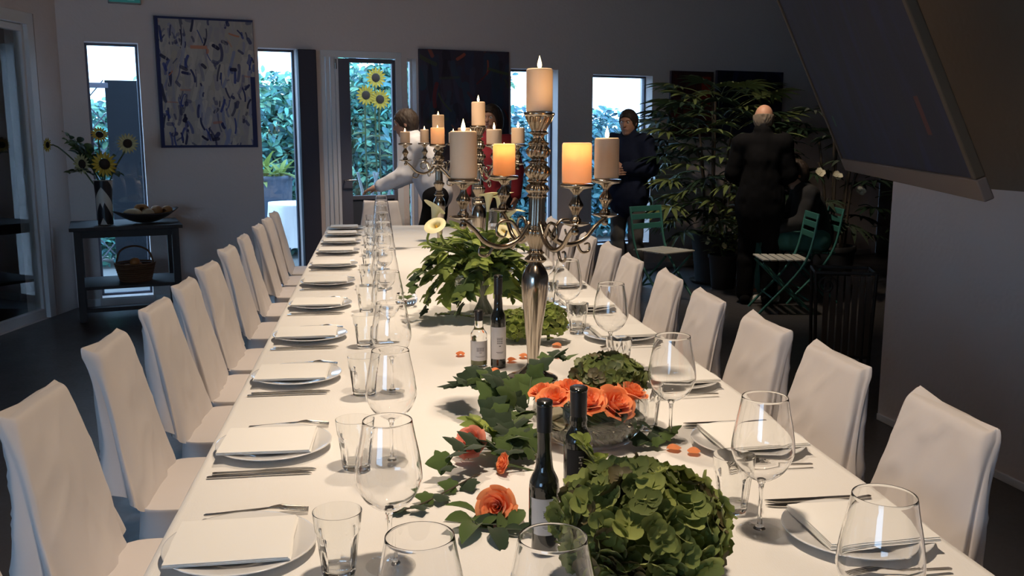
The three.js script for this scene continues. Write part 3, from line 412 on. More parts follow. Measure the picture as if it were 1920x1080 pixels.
function candelabrum(x, z, turn, tilt, armH, hC, label) {
  const o = thing('candelabrum', label, 'candelabra', [x, TOP, z], turn, 'tall silver candelabra on the table'); o.rotation.order = 'ZYX'; o.rotation.z = tilt;
  const k = hC / 0.81, sc = (g) => g.clone().scale(1, k, 1);
  part('foot', sc(silverFoot), Mt.silver, o); part('vase_stem', sc(silverVase), Mt.silver, o); part('column', sc(silverKnobs), Mt.silverDark, o); part('upper_stem', sc(silverUpper), Mt.silverDark, o); part('candle_cup', sc(topCup), Mt.silver, o);
  const g0 = armH - 0.12; // height where an arm's end carries its drip pan
  for (let i = 0; i < 4; i++) {
    const a = i * PI / 2, A = new THREE.Group(), q = g0 - 0.03;
    const scroll = part('arm', merge([tube([[0.022, q + 0.02, 0], [0.06, q - 0.03, 0], [0.11, q - 0.05, 0], [0.165, q - 0.035, 0], [0.205, q + 0.005, 0], [0.238, g0, 0]], (t) => 0.0085 - 0.002 * t, 28, 8),
      tube([[0.05, q - 0.02, 0], [0.085, q + 0.025, 0], [0.125, q + 0.02, 0], [0.13, q - 0.012, 0], [0.105, q - 0.02, 0], [0.098, q - 0.002, 0]], (t) => 0.006 - 0.003 * t, 24, 7),
      tube([[0.14, q - 0.045, 0], [0.16, q - 0.075, 0], [0.185, q - 0.07, 0], [0.183, q - 0.048, 0], [0.168, q - 0.05, 0]], (t) => 0.005 - 0.002 * t, 18, 7),
      put(new THREE.SphereGeometry(0.011, 12, 8), 0.238, g0 - 0.014, 0)]), Mt.silverDark, o);
    scroll.rotation.y = a;
    part('drip_pan', put(lathe([[0.008, 0], [0.02, 0.002], [0.04, 0.009], [0.0415, 0.012], [0.038, 0.011], [0.02, 0.006], [0, 0.005]], 28), 0.238, g0, 0), Mt.silver, scroll);
    part('spindle', put(ornate(smoothProfile([[0.01, 0.005], [0.016, 0.018], [0.009, 0.03], [0.013, 0.045], [0.02, 0.06], [0.011, 0.078], [0.009, 0.09], [0.018, 0.102], [0.026, 0.11]], 50), 10, 0.14, 60, 60), 0.238, g0, 0), Mt.silverDark, scroll);
    part('candle_cup', put(lathe([[0.02, 0.104], [0.043, 0.109], [0.047, 0.115], [0.045, 0.12], [0, 0.12]], 32), 0.238, g0, 0), Mt.silver, scroll);
  }
  o.updateMatrixWorld(true); return o;
}
const flameGeo = lathe(smoothProfile([[0, 0], [0.0052, 0.005], [0.0066, 0.011], [0.0048, 0.021], [0.002, 0.031], [0, 0.038]], 16), 14);
function candle(pos, R, H, well, label, lit = true) {
  const o = thing('pillar_candle', label, 'candle', pos, pos[0] * 7, 'ivory pillar candles'), w = well, edge = 0.004;
  part('wax', lathe([[0, 0.001], [R - 0.002, 0.001], [R, 0.004], [R, H - 0.006], [R - 0.002, H - 0.0015], [R - edge, H], [R - edge - 0.002, H - 0.002], [R - edge - 0.004, H - w * 0.6], [R * 0.5, H - w], [0, H - w - 0.001]], 40), w > 0.02 ? Mt.wax : Mt.waxSolid, o);
  part('wick', cyl(0.0011, 0.0008, 0.012, 0, H - w, 0, 7), Mt.wick, o);
  if (lit) { part('flame', put(flameGeo.clone(), 0, H - w + 0.006, 0), Mt.flame, o); const l = new THREE.PointLight(lin(1, 0.66, 0.34), FLAME_LIGHT * (w > 0.035 ? 6 : 1), 0, 2); l.position.set(0, H - w + 0.018, 0); l.shadow.radius = 0.3; o.add(l); }
  return o;
}
function dress(c, armH, hC, spec, which) { // put the candles into a candelabrum's cups
  const w = (x, y, z) => { const v = c.localToWorld(V(x, y + 0.0005, z)); return [v.x, v.y, v.z]; };
  spec.forEach(([i, R, H, well, how], n) => { const p = i < 0 ? w(0, hC, 0) : w(0.238 * Math.cos(i * PI / 2), armH, -0.238 * Math.sin(i * PI / 2)); candle(p, R, H, well, `${how} of the ${which} candelabrum`); });
}
const c1 = candelabrum(0.457, -2.758, 0.30, -0.022, 0.615, 0.81, 'tall silver candelabrum nearest the camera, behind the orange roses');
dress(c1, 0.615, 0.81, [[-1, 0.039, 0.125, 0.006, 'tall ivory pillar candle burning on the top cup'], [0, 0.038, 0.125, 0.008, 'ivory pillar candle on the right arm'], [1, 0.036, 0.10, 0.04, 'burnt down glowing candle on the rear arm'], [2, 0.039, 0.135, 0.009, 'thick ivory pillar candle on the left arm'], [3, 0.041, 0.11, 0.045, 'brightly glowing candle on the front right arm']], 'nearest');
const c2 = candelabrum(0.557, -5.224, 0.25, 0, 0.69, 0.79, 'silver candelabrum in the middle of the table, behind the calla lilies');
dress(c2, 0.69, 0.79, [[-1, 0.038, 0.13, 0.006, 'slim looking ivory candle on the top cup'], [0, 0.038, 0.09, 0.008, 'ivory candle on the right arm'], [1, 0.036, 0.09, 0.008, 'ivory candle on the rear arm'], [2, 0.038, 0.09, 0.03, 'ivory candle on the left arm'], [3, 0.041, 0.08, 0.008, 'short ivory candle on the front arm']], 'middle');
const c3 = candelabrum(0.404, -6.306, 0.35, 0, 0.685, 0.74, 'farthest and smallest looking silver candelabrum near the end of the table');
dress(c3, 0.685, 0.74, [[-1, 0.04, 0.13, 0.02, 'bright ivory candle on the top cup'], [0, 0.03, 0.07, 0.02, 'small ivory candle on the right arm'], [1, 0.03, 0.09, 0.02, 'small ivory candle on the rear arm'], [2, 0.032, 0.075, 0.02, 'small ivory candle on the left arm'], [3, 0.03, 0.07, 0.02, 'small ivory candle on the front arm']], 'farthest');

// ---------------------------------------------------------------- oil and vinegar bottles
function labelTex(dark) { return canvasTex(256, 256, (c) => { c.fillStyle = dark ? '#17161a' : '#cfc9c4'; c.fillRect(0, 0, 256, 256); c.fillStyle = dark ? '#b9b4ae' : '#6c6764'; if (dark) { for (let i = 0; i < 5; i++) { c.fillRect(104, 40 + i * 36, 40 - (i % 2) * 12, 9); c.fillRect(112 + (i % 3) * 8, 54 + i * 36, 10, 12); } } else { for (let y = 0; y < 3; y++) for (let x = 0; x < 5; x++) c.fillRect(92 + x * 15, 92 + y * 15, 10, 10); c.fillRect(88, 84, 80, 4); c.fillRect(116, 146, 24, 8); c.fillRect(80, 196, 96, 4); c.fillRect(92, 206, 72, 3); } }); }
function bottle(pos, R, H, o, label) {
  const g = thing('oil_bottle', label, 'bottle', pos, o.turn ?? 0), n = o.neck ?? 0.0125, sh = o.sh ?? 0.55;
  part('glass_body', lathe([[0, 0.003], [R * 0.8, 0], [R, 0.004], [R, H * (sh - 0.1)], ...smoothProfile([[R, H * (sh - 0.08)], [R * 0.93, H * (sh - 0.02)], [R * 0.62, H * (sh + 0.05)], [n * 1.15, H * (sh + 0.12)]], 10), [n, H * (sh + 0.18)], [n, H * 0.965], [n * 1.15, H * 0.97], [n * 1.15, H], [0, H]], 32), o.mat ?? Mt.bottleDark, g);
  part('cap', lathe([[n + 0.0012, H * (o.cap ?? 0.8)], [n + 0.0016, H * 0.985], [n * 0.9, H + 0.002], [0, H + 0.002]], 24), Mt.capGloss, g);
  const [y0, y1, arc] = o.label; part('label', new THREE.CylinderGeometry(R + 0.0005, R + 0.0005, y1 - y0, 28, 1, true, -arc / 2, arc).translate(0, (y0 + y1) / 2, 0), S(0xffffff, 0.75, { map: o.tex }), g);
  if (o.oil) part('oil', lathe([[0, 0.005], [R - 0.003, 0.005], [R - 0.003, H * 0.42], [0, H * 0.42]], 28), S(lin(0.20, 0.20, 0.06), 0.15), g);
  return g;
}
const lblW = labelTex(false), lblD = labelTex(true);
bottle([0.283, TOP, -1.575], 0.0275, 0.282, { label: [0.04, 0.108, 2.5], tex: lblW, turn: 0.15, sh: 0.5 }, 'slim dark glass oil bottle with a white label, between the lying rose and the hydrangea');
bottle([0.385, TOP, -1.76], 0.029, 0.252, { label: [0.05, 0.13, 2.2], tex: lblD, neck: 0.0155, turn: 0.05, cap: 0.76, sh: 0.62 }, 'dark vinegar bottle with a black label, behind the bottle with the white label');
bottle([0.313, TOP, -2.961], 0.027, 0.182, { label: [0.02, 0.085, 3.2], tex: lblW, mat: Mt.tumbler, oil: true, turn: 0.1, sh: 0.62, cap: 0.82 }, 'clear glass bottle with a black cap, left of the silver stem');
bottle([0.373, TOP, -2.931], 0.025, 0.30, { label: [0.03, 0.135, 2.6], tex: lblW, turn: 0.1, sh: 0.58 }, 'tall dark bottle with a pale label, close to the silver stem');

// ---------------------------------------------------------------- flowers
const petalG = (l, w, cup, curl) => sheet((u, v) => { const s = (u - 0.5) * 2, ww = w * Math.sin(PI * (0.12 + 0.80 * v)) ** 0.6; return V(s * ww / 2, v * l - curl * 0.3 * v * v * v * l, -cup * (1 - s * s) * l * 0.5 * Math.sin(v * PI * 0.7) + curl * l * v * v * v); }, 5, 6);
function roseAt(pos, R, mat, tilt, turn, label, stem) {
  const o = thing('rose', label, 'rose', pos, turn); o.rotation.order = 'YXZ'; o.rotation.x = tilt;
  const rows = [[3, 0.14, 1.02, 0, 0.0], [4, 0.28, 1.02, 0, 0.05], [5, 0.44, 0.98, 0, 0.14], [6, 0.60, 0.90, 0, 0.28], [7, 0.74, 0.78, 0, 0.50]]; let k = 0;
  for (const [n, r0, hh, cup, open] of rows) {
    const g = sheet((u, v) => { const s = (u - 0.5) * 2, wv = Math.sin(PI * (0.18 + 0.68 * v)) ** 0.5, half = (2 * PI / n) * 0.78 * wv, th = s * half, rr = R * (r0 * (0.25 + 0.75 * Math.sin(v * PI / 2)) + open * 0.6 * v ** 4 + 0.05 * s + 0.03 * noise(s * 2, v * 3, r0 * 9)); const y = R * hh * v * (1 - 0.16 * s * s) - R * open * 0.30 * v ** 6 - R * 0.45; return V(Math.sin(th) * rr, y, Math.cos(th) * rr); }, 8, 7);
    for (let i = 0; i < n; i++) { const m = part('petal', g, k++ % 3 ? mat : (mat === Mt.orange ? Mt.orangeDeep : mat), o); m.rotation.y = i / n * 2 * PI + r0 * 9; m.rotation.z = (i % 2 ? 0.05 : -0.05); }
  }
  for (let i = 0; i < 4; i++) { const m = part('sepal', put(leafShape(R * 0.9, R * 0.35, 0.3, 0.2), 0, -R * 0.25, 0, -0.2, 0, 0), Mt.leaf, o); m.rotation.y = i * PI / 2; }
  if (stem) part('stem', tube(stem.map((p) => V(...p)), 0.0028, 12, 6), Mt.stem, o);
  return o;
}
// orient a leaf: base at p, pointing along d, its face towards up
function aim(m, p, d, up) { const z = d.clone().normalize(), x = up.clone().cross(z); if (x.lengthSq() < 1e-4) x.set(1, 0, 0); x.normalize(); const y = z.clone().cross(x); m.quaternion.setFromRotationMatrix(new THREE.Matrix4().makeBasis(x, y, z)); m.position.copy(p); return m; }
function ivyLeaf(s) { // five lobes, a midrib fold
  const pts = [[0, 0.02], [0.16, -0.09], [0.34, -0.08], [0.47, 0.04], [0.45, 0.16], [0.42, 0.24], [0.52, 0.34], [0.57, 0.46], [0.46, 0.53], [0.33, 0.57], [0.26, 0.70], [0.14, 0.88], [0.0, 1.02]], L = [...pts, ...pts.slice(1, -1).reverse().map(([x, y]) => [-x, y])], p = [0, 0.04, 0.35], ix = [];
  for (const [x, y] of L) p.push(x, -0.22 * Math.abs(x) - 0.16 * y * y, y);
  for (let i = 0; i < L.length; i++) ix.push(0, 1 + i, 1 + (i + 1) % L.length);
  const g = new THREE.BufferGeometry(); g.setAttribute('position', new THREE.Float32BufferAttribute(p.map((v) => v * s), 3)); g.setAttribute('uv', new THREE.Float32BufferAttribute(new Float32Array(p.length / 3 * 2), 2)); g.setIndex(ix); g.computeVertexNormals(); return g;
}
const IVY = [ivyLeaf(0.038), ivyLeaf(0.046), ivyLeaf(0.054)], OVAL = [leafShape(0.05, 0.03, 0.25, 0.2), leafShape(0.065, 0.036, 0.35, 0.25), leafShape(0.04, 0.024, 0.2, 0.2)], NARROW = [leafShape(0.06, 0.012, 0.3, 0.2), leafShape(0.075, 0.014, 0.4, 0.2)];
function sprig(name, label, pts, leaves, mats, n, seed, o = {}) {
  const r = RNG(seed), P0 = V(...pts[0]), g = thing(name, label, o.cat ?? 'foliage', pts[0], 0, o.group), c = new THREE.CatmullRomCurve3(pts.map((p) => V(...p).sub(P0)));
  part('stem', tube(pts.map((p) => V(...p).sub(P0)), 0.0018, 20, 5), o.stemMat ?? Mt.stem, g);
  for (let i = 0; i < n; i++) {
    const t = (o.from ?? 0.08) + (1 - (o.from ?? 0.08)) * (i + r() * 0.6) / n, p = c.getPointAt(Math.min(1, t)), T = c.getTangentAt(Math.min(1, t)), up = V(0, 1, 0).addScaledVector(T, -T.y).normalize(), sd = T.clone().cross(up).multiplyScalar(i % 2 ? 1 : -1), d = sd.multiplyScalar(0.6 + 0.7 * r()).addScaledVector(T, 0.4 + 0.7 * r()).addScaledVector(up, (o.lift ?? 0.3) + 0.7 * (r() - 0.4));
    const k = 0.75 + 0.55 * r(), m = part('leaf', leaves[Math.floor(r() * leaves.length)], mats[Math.floor(r() * mats.length)], g); aim(m, p, d, up.clone().add(V(r() - 0.5, r() * 0.6, (r() - 0.5) + 0.5).multiplyScalar(0.7))); m.scale.setScalar(k);
    const low = P0.y + p.y; if (o.floor && low < o.floor) m.position.y += o.floor - low;
  }
  return g;
}
const floretG = (s) => { const L = []; for (let i = 0; i < 4; i++) L.push(put(sheet((u, v) => { const q = (u - 0.5) * 2, w = s * 0.95 * Math.sqrt(1 - Math.pow((v - 0.52) / 0.53, 2)); return V(q * w / 2, 0.22 * s * (v * v) + 0.10 * s * q * q, v * s * 0.82); }, 4, 5), 0, 0.001 * i, 0, 0, i * PI / 2, 0)); return merge(L); };
function hydrangea(pos, R, squash, n, mats, label, seed, fs) {
  const r = RNG(seed), o = thing('hydrangea', label, 'hydrangea', pos, 0), F = [floretG(fs), floretG(fs * 1.15), floretG(fs * 0.85)];
  part('inner_stems', put(new THREE.IcosahedronGeometry(R * 0.72, 2), 0, 0, 0, 0, 0, 0, [1, squash, 1]), S(lin(0.012, 0.022, 0.008), 0.9), o);
  for (let i = 0; i < n; i++) { const y = 1 - 1.75 * (i + 0.5) / n, a = i * 2.39996, q = Math.sqrt(1 - y * y), d = V(Math.cos(a) * q, y, Math.sin(a) * q), lump = 1 + 0.10 * noise(d.x * 3 + seed, d.y * 3, d.z * 3) + 0.16 * (r() - 0.5); const m = part('floret', F[i % 3], mats[Math.floor(r() * mats.length)], o); m.position.set(d.x * R * lump * 0.9, d.y * R * squash * lump * 0.9, d.z * R * lump * 0.9); m.quaternion.setFromUnitVectors(V(0, 1, 0), d.clone().add(V(r() - 0.5, r() - 0.5, r() - 0.5).multiplyScalar(1.25)).normalize()); m.rotateY(r() * 6); }
  part('stem', cyl(0.006, 0.005, R * squash * 0.9, 0, -R * squash * 1.05, 0, 8), Mt.stem, o); return o;
}
const hyA = thinLeaf(0.22, 0.27, 0.07), hyB = thinLeaf(0.32, 0.37, 0.10), hyC = thinLeaf(0.13, 0.17, 0.045), hyD = S(lin(0.12, 0.14, 0.05), 0.55), hyE = S(lin(0.09, 0.075, 0.03), 0.6);
hydrangea([0.42, 0.845, -1.425], 0.142, 0.70, 290, [hyA, hyB, hyC, hyC, hyA, hyE], 'big green hydrangea head at the front, right of the dark bottles', 41, 0.029);
{ const v = thing('hydrangea_vase', 'low round glass vase under the big front hydrangea', 'vase', [0.42, TOP, -1.43]); part('glass_wall', lathe(smoothProfile([[0.0, 0.002], [0.05, 0.002], [0.07, 0.012], [0.078, 0.035], [0.075, 0.06], [0.08, 0.075]], 24), 40), Mt.tumbler, v); part('water', cyl(0.066, 0.072, 0.028, 0, 0.006, 0, 32), P(lin(0.9, 0.95, 0.95), 0, { transmission: 1, thickness: 0.05, ior: 1.33 }), v); }
hydrangea([0.565, 0.878, -2.235], 0.092, 0.62, 130, [hyD, hyE, hyA, hyC], 'faded green brown hydrangea head at the back of the rose bowl', 43, 0.022);
hydrangea([0.60, 0.815, -3.27], 0.068, 0.95, 110, [Mt.leafLight, Mt.leafMid, hyB], 'small light green flower ball right of the silver stem', 44, 0.016);
hydrangea([0.485, 0.80, -3.30], 0.062, 0.95, 110, [Mt.leafLight, Mt.leafMid, hyB], 'small light green flower ball left of the silver stem', 45, 0.016);
{ // the glass bowl of roses
  const b = thing('rose_bowl', 'wide shallow glass bowl filled with orange roses', 'bowl', [0.505, TOP, -2.17]);
  part('glass_wall', lathe([...smoothProfile([[0, 0.003], [0.075, 0.003], [0.115, 0.018], [0.14, 0.06], [0.142, 0.09], [0.132, 0.128]], 24), ...smoothProfile([[0, 0.006], [0.073, 0.006], [0.112, 0.021], [0.137, 0.06], [0.139, 0.09], [0.130, 0.128]], 24).reverse()], 56), Mt.glass, b);
  part('water', lathe(smoothProfile([[0, 0.008], [0.072, 0.008], [0.110, 0.022], [0.130, 0.045], [0.1335, 0.06]], 20).concat([[0, 0.06]]), 48), P(lin(0.85, 0.80, 0.62), 0, { transmission: 1, thickness: 0.1, ior: 1.33 }), b);
  const r = RNG(61), L = []; for (let i = 0; i < 46; i++) { const a = r() * 7, q = 0.10 * Math.sqrt(r()); L.push(tube([[Math.cos(a) * q, 0.012, Math.sin(a) * q], [Math.cos(a + 1) * q * 0.7, 0.06, Math.sin(a + 1) * q * 0.7], [Math.cos(a + 2) * q, 0.105, Math.sin(a + 2) * q]], 0.003, 6, 5)); } part('cut_stems', merge(L), Mt.stem, b).userData.kind = 'stuff';
  [[0.405, 0.862, -2.13, 0.042, 0.35, -0.5, 'orange rose at the left front of the glass bowl'], [0.475, 0.868, -2.075, 0.045, 0.55, 0.1, 'orange rose at the front middle of the glass bowl, behind the dark bottle'], [0.545, 0.856, -2.085, 0.050, 0.75, 0.45, 'largest orange rose, at the right front of the glass bowl'], [0.455, 0.872, -2.17, 0.042, 0.15, 0.9, 'orange rose in the middle row of the glass bowl'], [0.60, 0.868, -2.135, 0.040, 0.4, 1.2, 'orange rose at the far right edge of the glass bowl'], [0.39, 0.858, -2.21, 0.034, 0.3, -1.2, 'orange rose at the left rear of the glass bowl']].forEach(([x, y, z, R, tl, tn, lb]) => roseAt([x, y, z], R, Mt.orange, tl, tn, lb));
  sprig('rose_leaves', 'dark green rose leaves hanging inside the right of the glass bowl', [[0.55, 0.85, -2.10], [0.575, 0.83, -2.07], [0.59, 0.805, -2.08]], OVAL, [Mt.leaf, Mt.leafDark], 6, 62);
}
roseAt([0.215, 0.768, -1.72], 0.041, Mt.orange, 1.15, -0.35, 'single orange rose lying on the cloth left of the bottle with the white label', [[0, -0.01, 0], [0.02, -0.06, 0.0], [0.0, -0.10, -0.01]]);
roseAt([0.198, 0.785, -2.06], 0.040, Mt.coral, 0.9, -0.6, 'coral pink rose among the ivy on the left of the flower garland');
roseAt([0.262, 0.765, -1.97], 0.024, Mt.orange, 1.2, -1.3, 'small closed orange rosebud behind the lying rose', [[0, -0.005, 0], [0, -0.05, 0], [0.01, -0.12, 0.0]]);
sprig('rose_leaves', 'dark leaves under the single lying rose', [[0.19, 0.748, -1.76], [0.165, 0.747, -1.70], [0.20, 0.747, -1.665], [0.26, 0.75, -1.66]], OVAL, [Mt.leafDark, Mt.leaf], 12, 63, { floor: 0.749 });
// ivy and greenery of the front garland
const IV = [Mt.leafDark, Mt.leafDark, Mt.leaf];
[[[0.30, 0.76, -2.10], [0.22, 0.79, -2.03], [0.16, 0.80, -1.97], [0.12, 0.765, -1.92]], [[0.33, 0.78, -2.2], [0.27, 0.83, -2.32], [0.22, 0.83, -2.42], [0.19, 0.80, -2.5]], [[0.36, 0.78, -2.25], [0.31, 0.85, -2.30], [0.26, 0.87, -2.38]], [[0.37, 0.80, -2.3], [0.40, 0.87, -2.38], [0.46, 0.89, -2.43], [0.50, 0.88, -2.45]], [[0.31, 0.76, -2.0], [0.27, 0.80, -2.12], [0.26, 0.84, -2.2]], [[0.35, 0.755, -2.03], [0.31, 0.79, -2.06], [0.28, 0.775, -2.0]], [[0.38, 0.80, -2.25], [0.32, 0.80, -2.18], [0.30, 0.78, -2.08]]].forEach((p, i) => sprig('ivy_sprig', `dark green ivy sprig ${['reaching left past the coral rose', 'spreading far left behind the coral rose', 'rising left of the silver stem', 'standing in front of the silver stem', 'above the coral rose', 'hanging beside the small rosebud', 'filling the left of the rose bowl'][i]}`, p, IVY, IV, [9, 16, 15, 12, 12, 10, 14][i], 200 + i, { floor: 0.755, lift: 0.5 }));
sprig('ivy_trail', 'thin trailing ivy runner lying on the cloth beside the nearest wine glasses', [[0.20, 0.758, -1.93], [0.13, 0.752, -1.86], [0.06, 0.75, -1.79], [0.0, 0.75, -1.76]], IVY, [Mt.leaf, Mt.leafDark], 6, 221, { floor: 0.752, lift: 0.15, stemMat: Mt.twig });
sprig('yellow_green_sprig', 'yellow green leafy sprig between the ivy and the coral rose', [[0.27, 0.775, -2.12], [0.235, 0.80, -2.10], [0.205, 0.815, -2.13]], OVAL, [Mt.leafMid, Mt.leafLight], 9, 222);
sprig('yellow_green_sprig', 'fine yellow green filler sprig in front of the black label bottle', [[0.42, 0.78, -1.78], [0.415, 0.835, -1.72], [0.39, 0.88, -1.705], [0.375, 0.90, -1.71]], [leafShape(0.026, 0.016, 0.2, 0.2), leafShape(0.034, 0.02, 0.2, 0.2)], [Mt.leafLight, Mt.leafLight, Mt.leafMid], 64, 223, { from: 0.25, lift: 0.4 });
sprig('ivy_sprig', 'dark ivy leaves on the cloth right of the rose bowl', [[0.60, 0.76, -2.06], [0.655, 0.762, -2.10], [0.70, 0.76, -2.16]], IVY, IV, 6, 224, { floor: 0.755 });
[[0.264, -3.119, 'left of the clear bottle'], [0.60, -3.194, 'right of the silver stem'], [0.576, -3.02, 'nearer, right of the silver stem'], [0.697, -2.053, 'right of the rose bowl'], [0.44, -3.0, 'by the tall dark bottle'], [0.47, -3.06, 'behind the silver stem'], [0.335, -2.86, 'in front of the clear bottle'], [0.72, -2.02, 'beside the right tumbler']].forEach(([x, z, w], i) => { const m = tag(part('rose_petal', put(petalG(0.035, 0.032, 0.5, 0.25), 0, 0.004, 0, 1.45), i % 2 ? Mt.orange : Mt.orangeDeep), `loose orange rose petal on the cloth ${w}`, 'petal', 'loose rose petals'); m.position.set(x, TOP + 0.003, z); m.rotation.y = i * 1.3; });

// ---------------------------------------------------------------- the calla lily arrangement in the middle
{
  const vx = 0.42, vz = -3.78, v = thing('flower_vase', 'clear glass cylinder vase holding the calla lily arrangement', 'vase', [vx, TOP, vz]);
  part('glass_wall', lathe([[0, 0.006], [0.055, 0.006], [0.058, 0.004], [0.06, 0.01], [0.06, 0.20], [0.0575, 0.20], [0.0575, 0.012], [0, 0.012]], 40), Mt.glass, v);
  const r = RNG(300), L = []; for (let i = 0; i < 34; i++) { const a = r() * 7, q = 0.045 * Math.sqrt(r()), b = a + 2; L.push(tube([[Math.cos(a) * q, 0.016, Math.sin(a) * q], [Math.cos(b) * q * 0.4, 0.12, Math.sin(b) * q * 0.4], [Math.cos(b) * q, 0.21, Math.sin(b) * q]], 0.004, 6, 6)); } part('cut_stems', merge(L), Mt.stem, v).userData.kind = 'stuff';
  const spathe = sheet((u, w) => { const a = (u - 0.5) * 2 * PI * 1.06, t = 1 + Math.cos(a), rr = 0.0055 + 0.021 * Math.pow(w, 1.5) * (0.75 + 0.12 * t) + (w > 0.8 ? (w - 0.8) * 0.09 : 0), y = 0.085 * w * (0.80 + 0.20 * t) - (w > 0.85 ? (w - 0.85) * 0.09 : 0); return V(Math.sin(a) * rr, y, Math.cos(a) * rr + 0.012 * w * w * t * 0.5); }, 22, 12);
  [[0.205, 1.135, -3.66, -0.3, -1.1, 'calla lily at the far left of the arrangement, turned left'], [0.235, 1.105, -3.62, 0.9, -0.4, 'calla lily at the left, opening down towards the camera'], [0.425, 1.185, -3.66, 0.15, 0.3, 'tallest upright calla lily at the top of the arrangement'], [0.47, 1.18, -3.67, 0.1, 0.9, 'second upright calla lily, right of the tallest'], [0.46, 1.075, -3.6, 0.85, 0.5, 'calla lily in the middle facing the camera'], [0.49, 1.13, -3.7, 0.5, 1.5, 'calla lily at the right, half behind the leaves']].forEach(([x, y, z, tl, tn, lb]) => {
    const o = thing('calla_lily', 'pale yellow ' + lb, 'calla lily', [x, y, z], tn, 'pale yellow calla lilies'); o.rotation.order = 'YXZ'; o.rotation.x = tl;
    part('spathe', spathe, Mt.calla, o); part('spadix', put(lathe([[0, 0], [0.0035, 0.004], [0.0035, 0.045], [0, 0.05]], 10), 0, 0.015, 0.002), Mt.spadix, o); o.updateMatrixWorld(true);
    const e = o.worldToLocal(V(vx + (x - vx) * 0.08, 0.95, vz + 0.01)); part('stem', tube([V(0, 0.004, 0), V(0, -0.07, 0), e.clone().multiplyScalar(0.55).add(V(0, -0.02, 0)), e], 0.005, 18, 7), Mt.leafMid, o);
  });
  for (let i = 0; i < 36; i++) {
    const a = i * 2.39996, e = (i + 0.5) / 36, R = 0.24 * Math.sqrt(1 - Math.pow(e * 1.5 - 0.6, 2)), t = V(vx - 0.025 + Math.cos(a) * R, 0.80 + 0.32 * e + 0.02 * Math.sin(i), vz + Math.sin(a) * R * 0.75), b = V(vx + Math.cos(a) * 0.03, 0.92 + 0.04 * e, vz + Math.sin(a) * 0.03);
    sprig('leafy_sprig', 'green leafy sprig in the thick bush of leaves round the calla lilies', [b.toArray(), b.clone().lerp(t, 0.5).add(V(0, 0.05, 0)).toArray(), t.toArray()], OVAL, [Mt.leafMid, i % 2 ? Mt.leafLight : Mt.leafMid, i % 3 ? Mt.leafLight : Mt.leaf], 24, 310 + i, { from: 0.12, group: 'leafy sprigs of the middle arrangement' });
  }
  [[[vx - 0.05, 0.92, vz], [vx - 0.16, 0.98, vz + 0.02], [vx - 0.25, 0.94, vz + 0.05], [vx - 0.30, 0.88, vz + 0.08]], [[vx - 0.05, 0.92, vz + 0.03], [vx - 0.15, 0.94, vz + 0.08], [vx - 0.22, 0.86, vz + 0.10], [vx - 0.25, 0.79, vz + 0.10]], [[vx, 0.92, vz + 0.05], [vx - 0.07, 0.94, vz + 0.13], [vx - 0.11, 0.86, vz + 0.17], [vx - 0.12, 0.79, vz + 0.17]], [[vx + 0.05, 0.92, vz], [vx + 0.13, 0.96, vz + 0.05], [vx + 0.16, 0.88, vz + 0.08]], [[vx + 0.03, 0.92, vz + 0.05], [vx + 0.05, 0.95, vz + 0.13], [vx + 0.05, 0.87, vz + 0.18]]].forEach((p, i) => sprig('ivy_sprig', `ivy trailing ${['far left over the cloth', 'down at the lower left', 'down at the front left', 'down on the right', 'down at the front'][i]} of the calla lily vase`, p, IVY, [Mt.leaf, Mt.leaf, Mt.leafDark, Mt.leafMid], 17, 340 + i, { lift: 0.4, floor: 0.76 }));
  [[0.30, 0.855, -3.70, 'cream flower low on the left of the calla lily arrangement'], [0.325, 0.90, -3.66, 'cream flower above the low left one in the calla lily arrangement']].forEach(([x, y, z, lb], i) => hydrangea([x, y, z], 0.026, 0.9, 26, [Mt.creamFlower], 'small ' + lb, 350 + i, 0.016));
  sprig('filler_sprig', 'wiry cream filler twig lying on the cloth left of the calla lily vase', [[0.38, 0.765, -3.62], [0.30, 0.775, -3.66], [0.22, 0.765, -3.72]], [leafShape(0.018, 0.012, 0.2, 0.2)], [Mt.creamFlower, Mt.leafLight], 30, 355, { stemMat: Mt.twig, floor: 0.756 });
  const tl = thing('tealight_glass', 'small round glass bowl with green leaves, left of the calla lily arrangement', 'bowl', [0.115, TOP, -4.06]);
  part('glass_wall', lathe(smoothProfile([[0, 0.002], [0.025, 0.002], [0.042, 0.02], [0.044, 0.04], [0.036, 0.058]], 20), 32), Mt.tumbler, tl); for (let i = 0; i < 5; i++) part('leaf', put(OVAL[2].clone(), 0, 0.03, 0, -0.5, i * 1.3, 0, 0.7), Mt.leaf, tl);
}
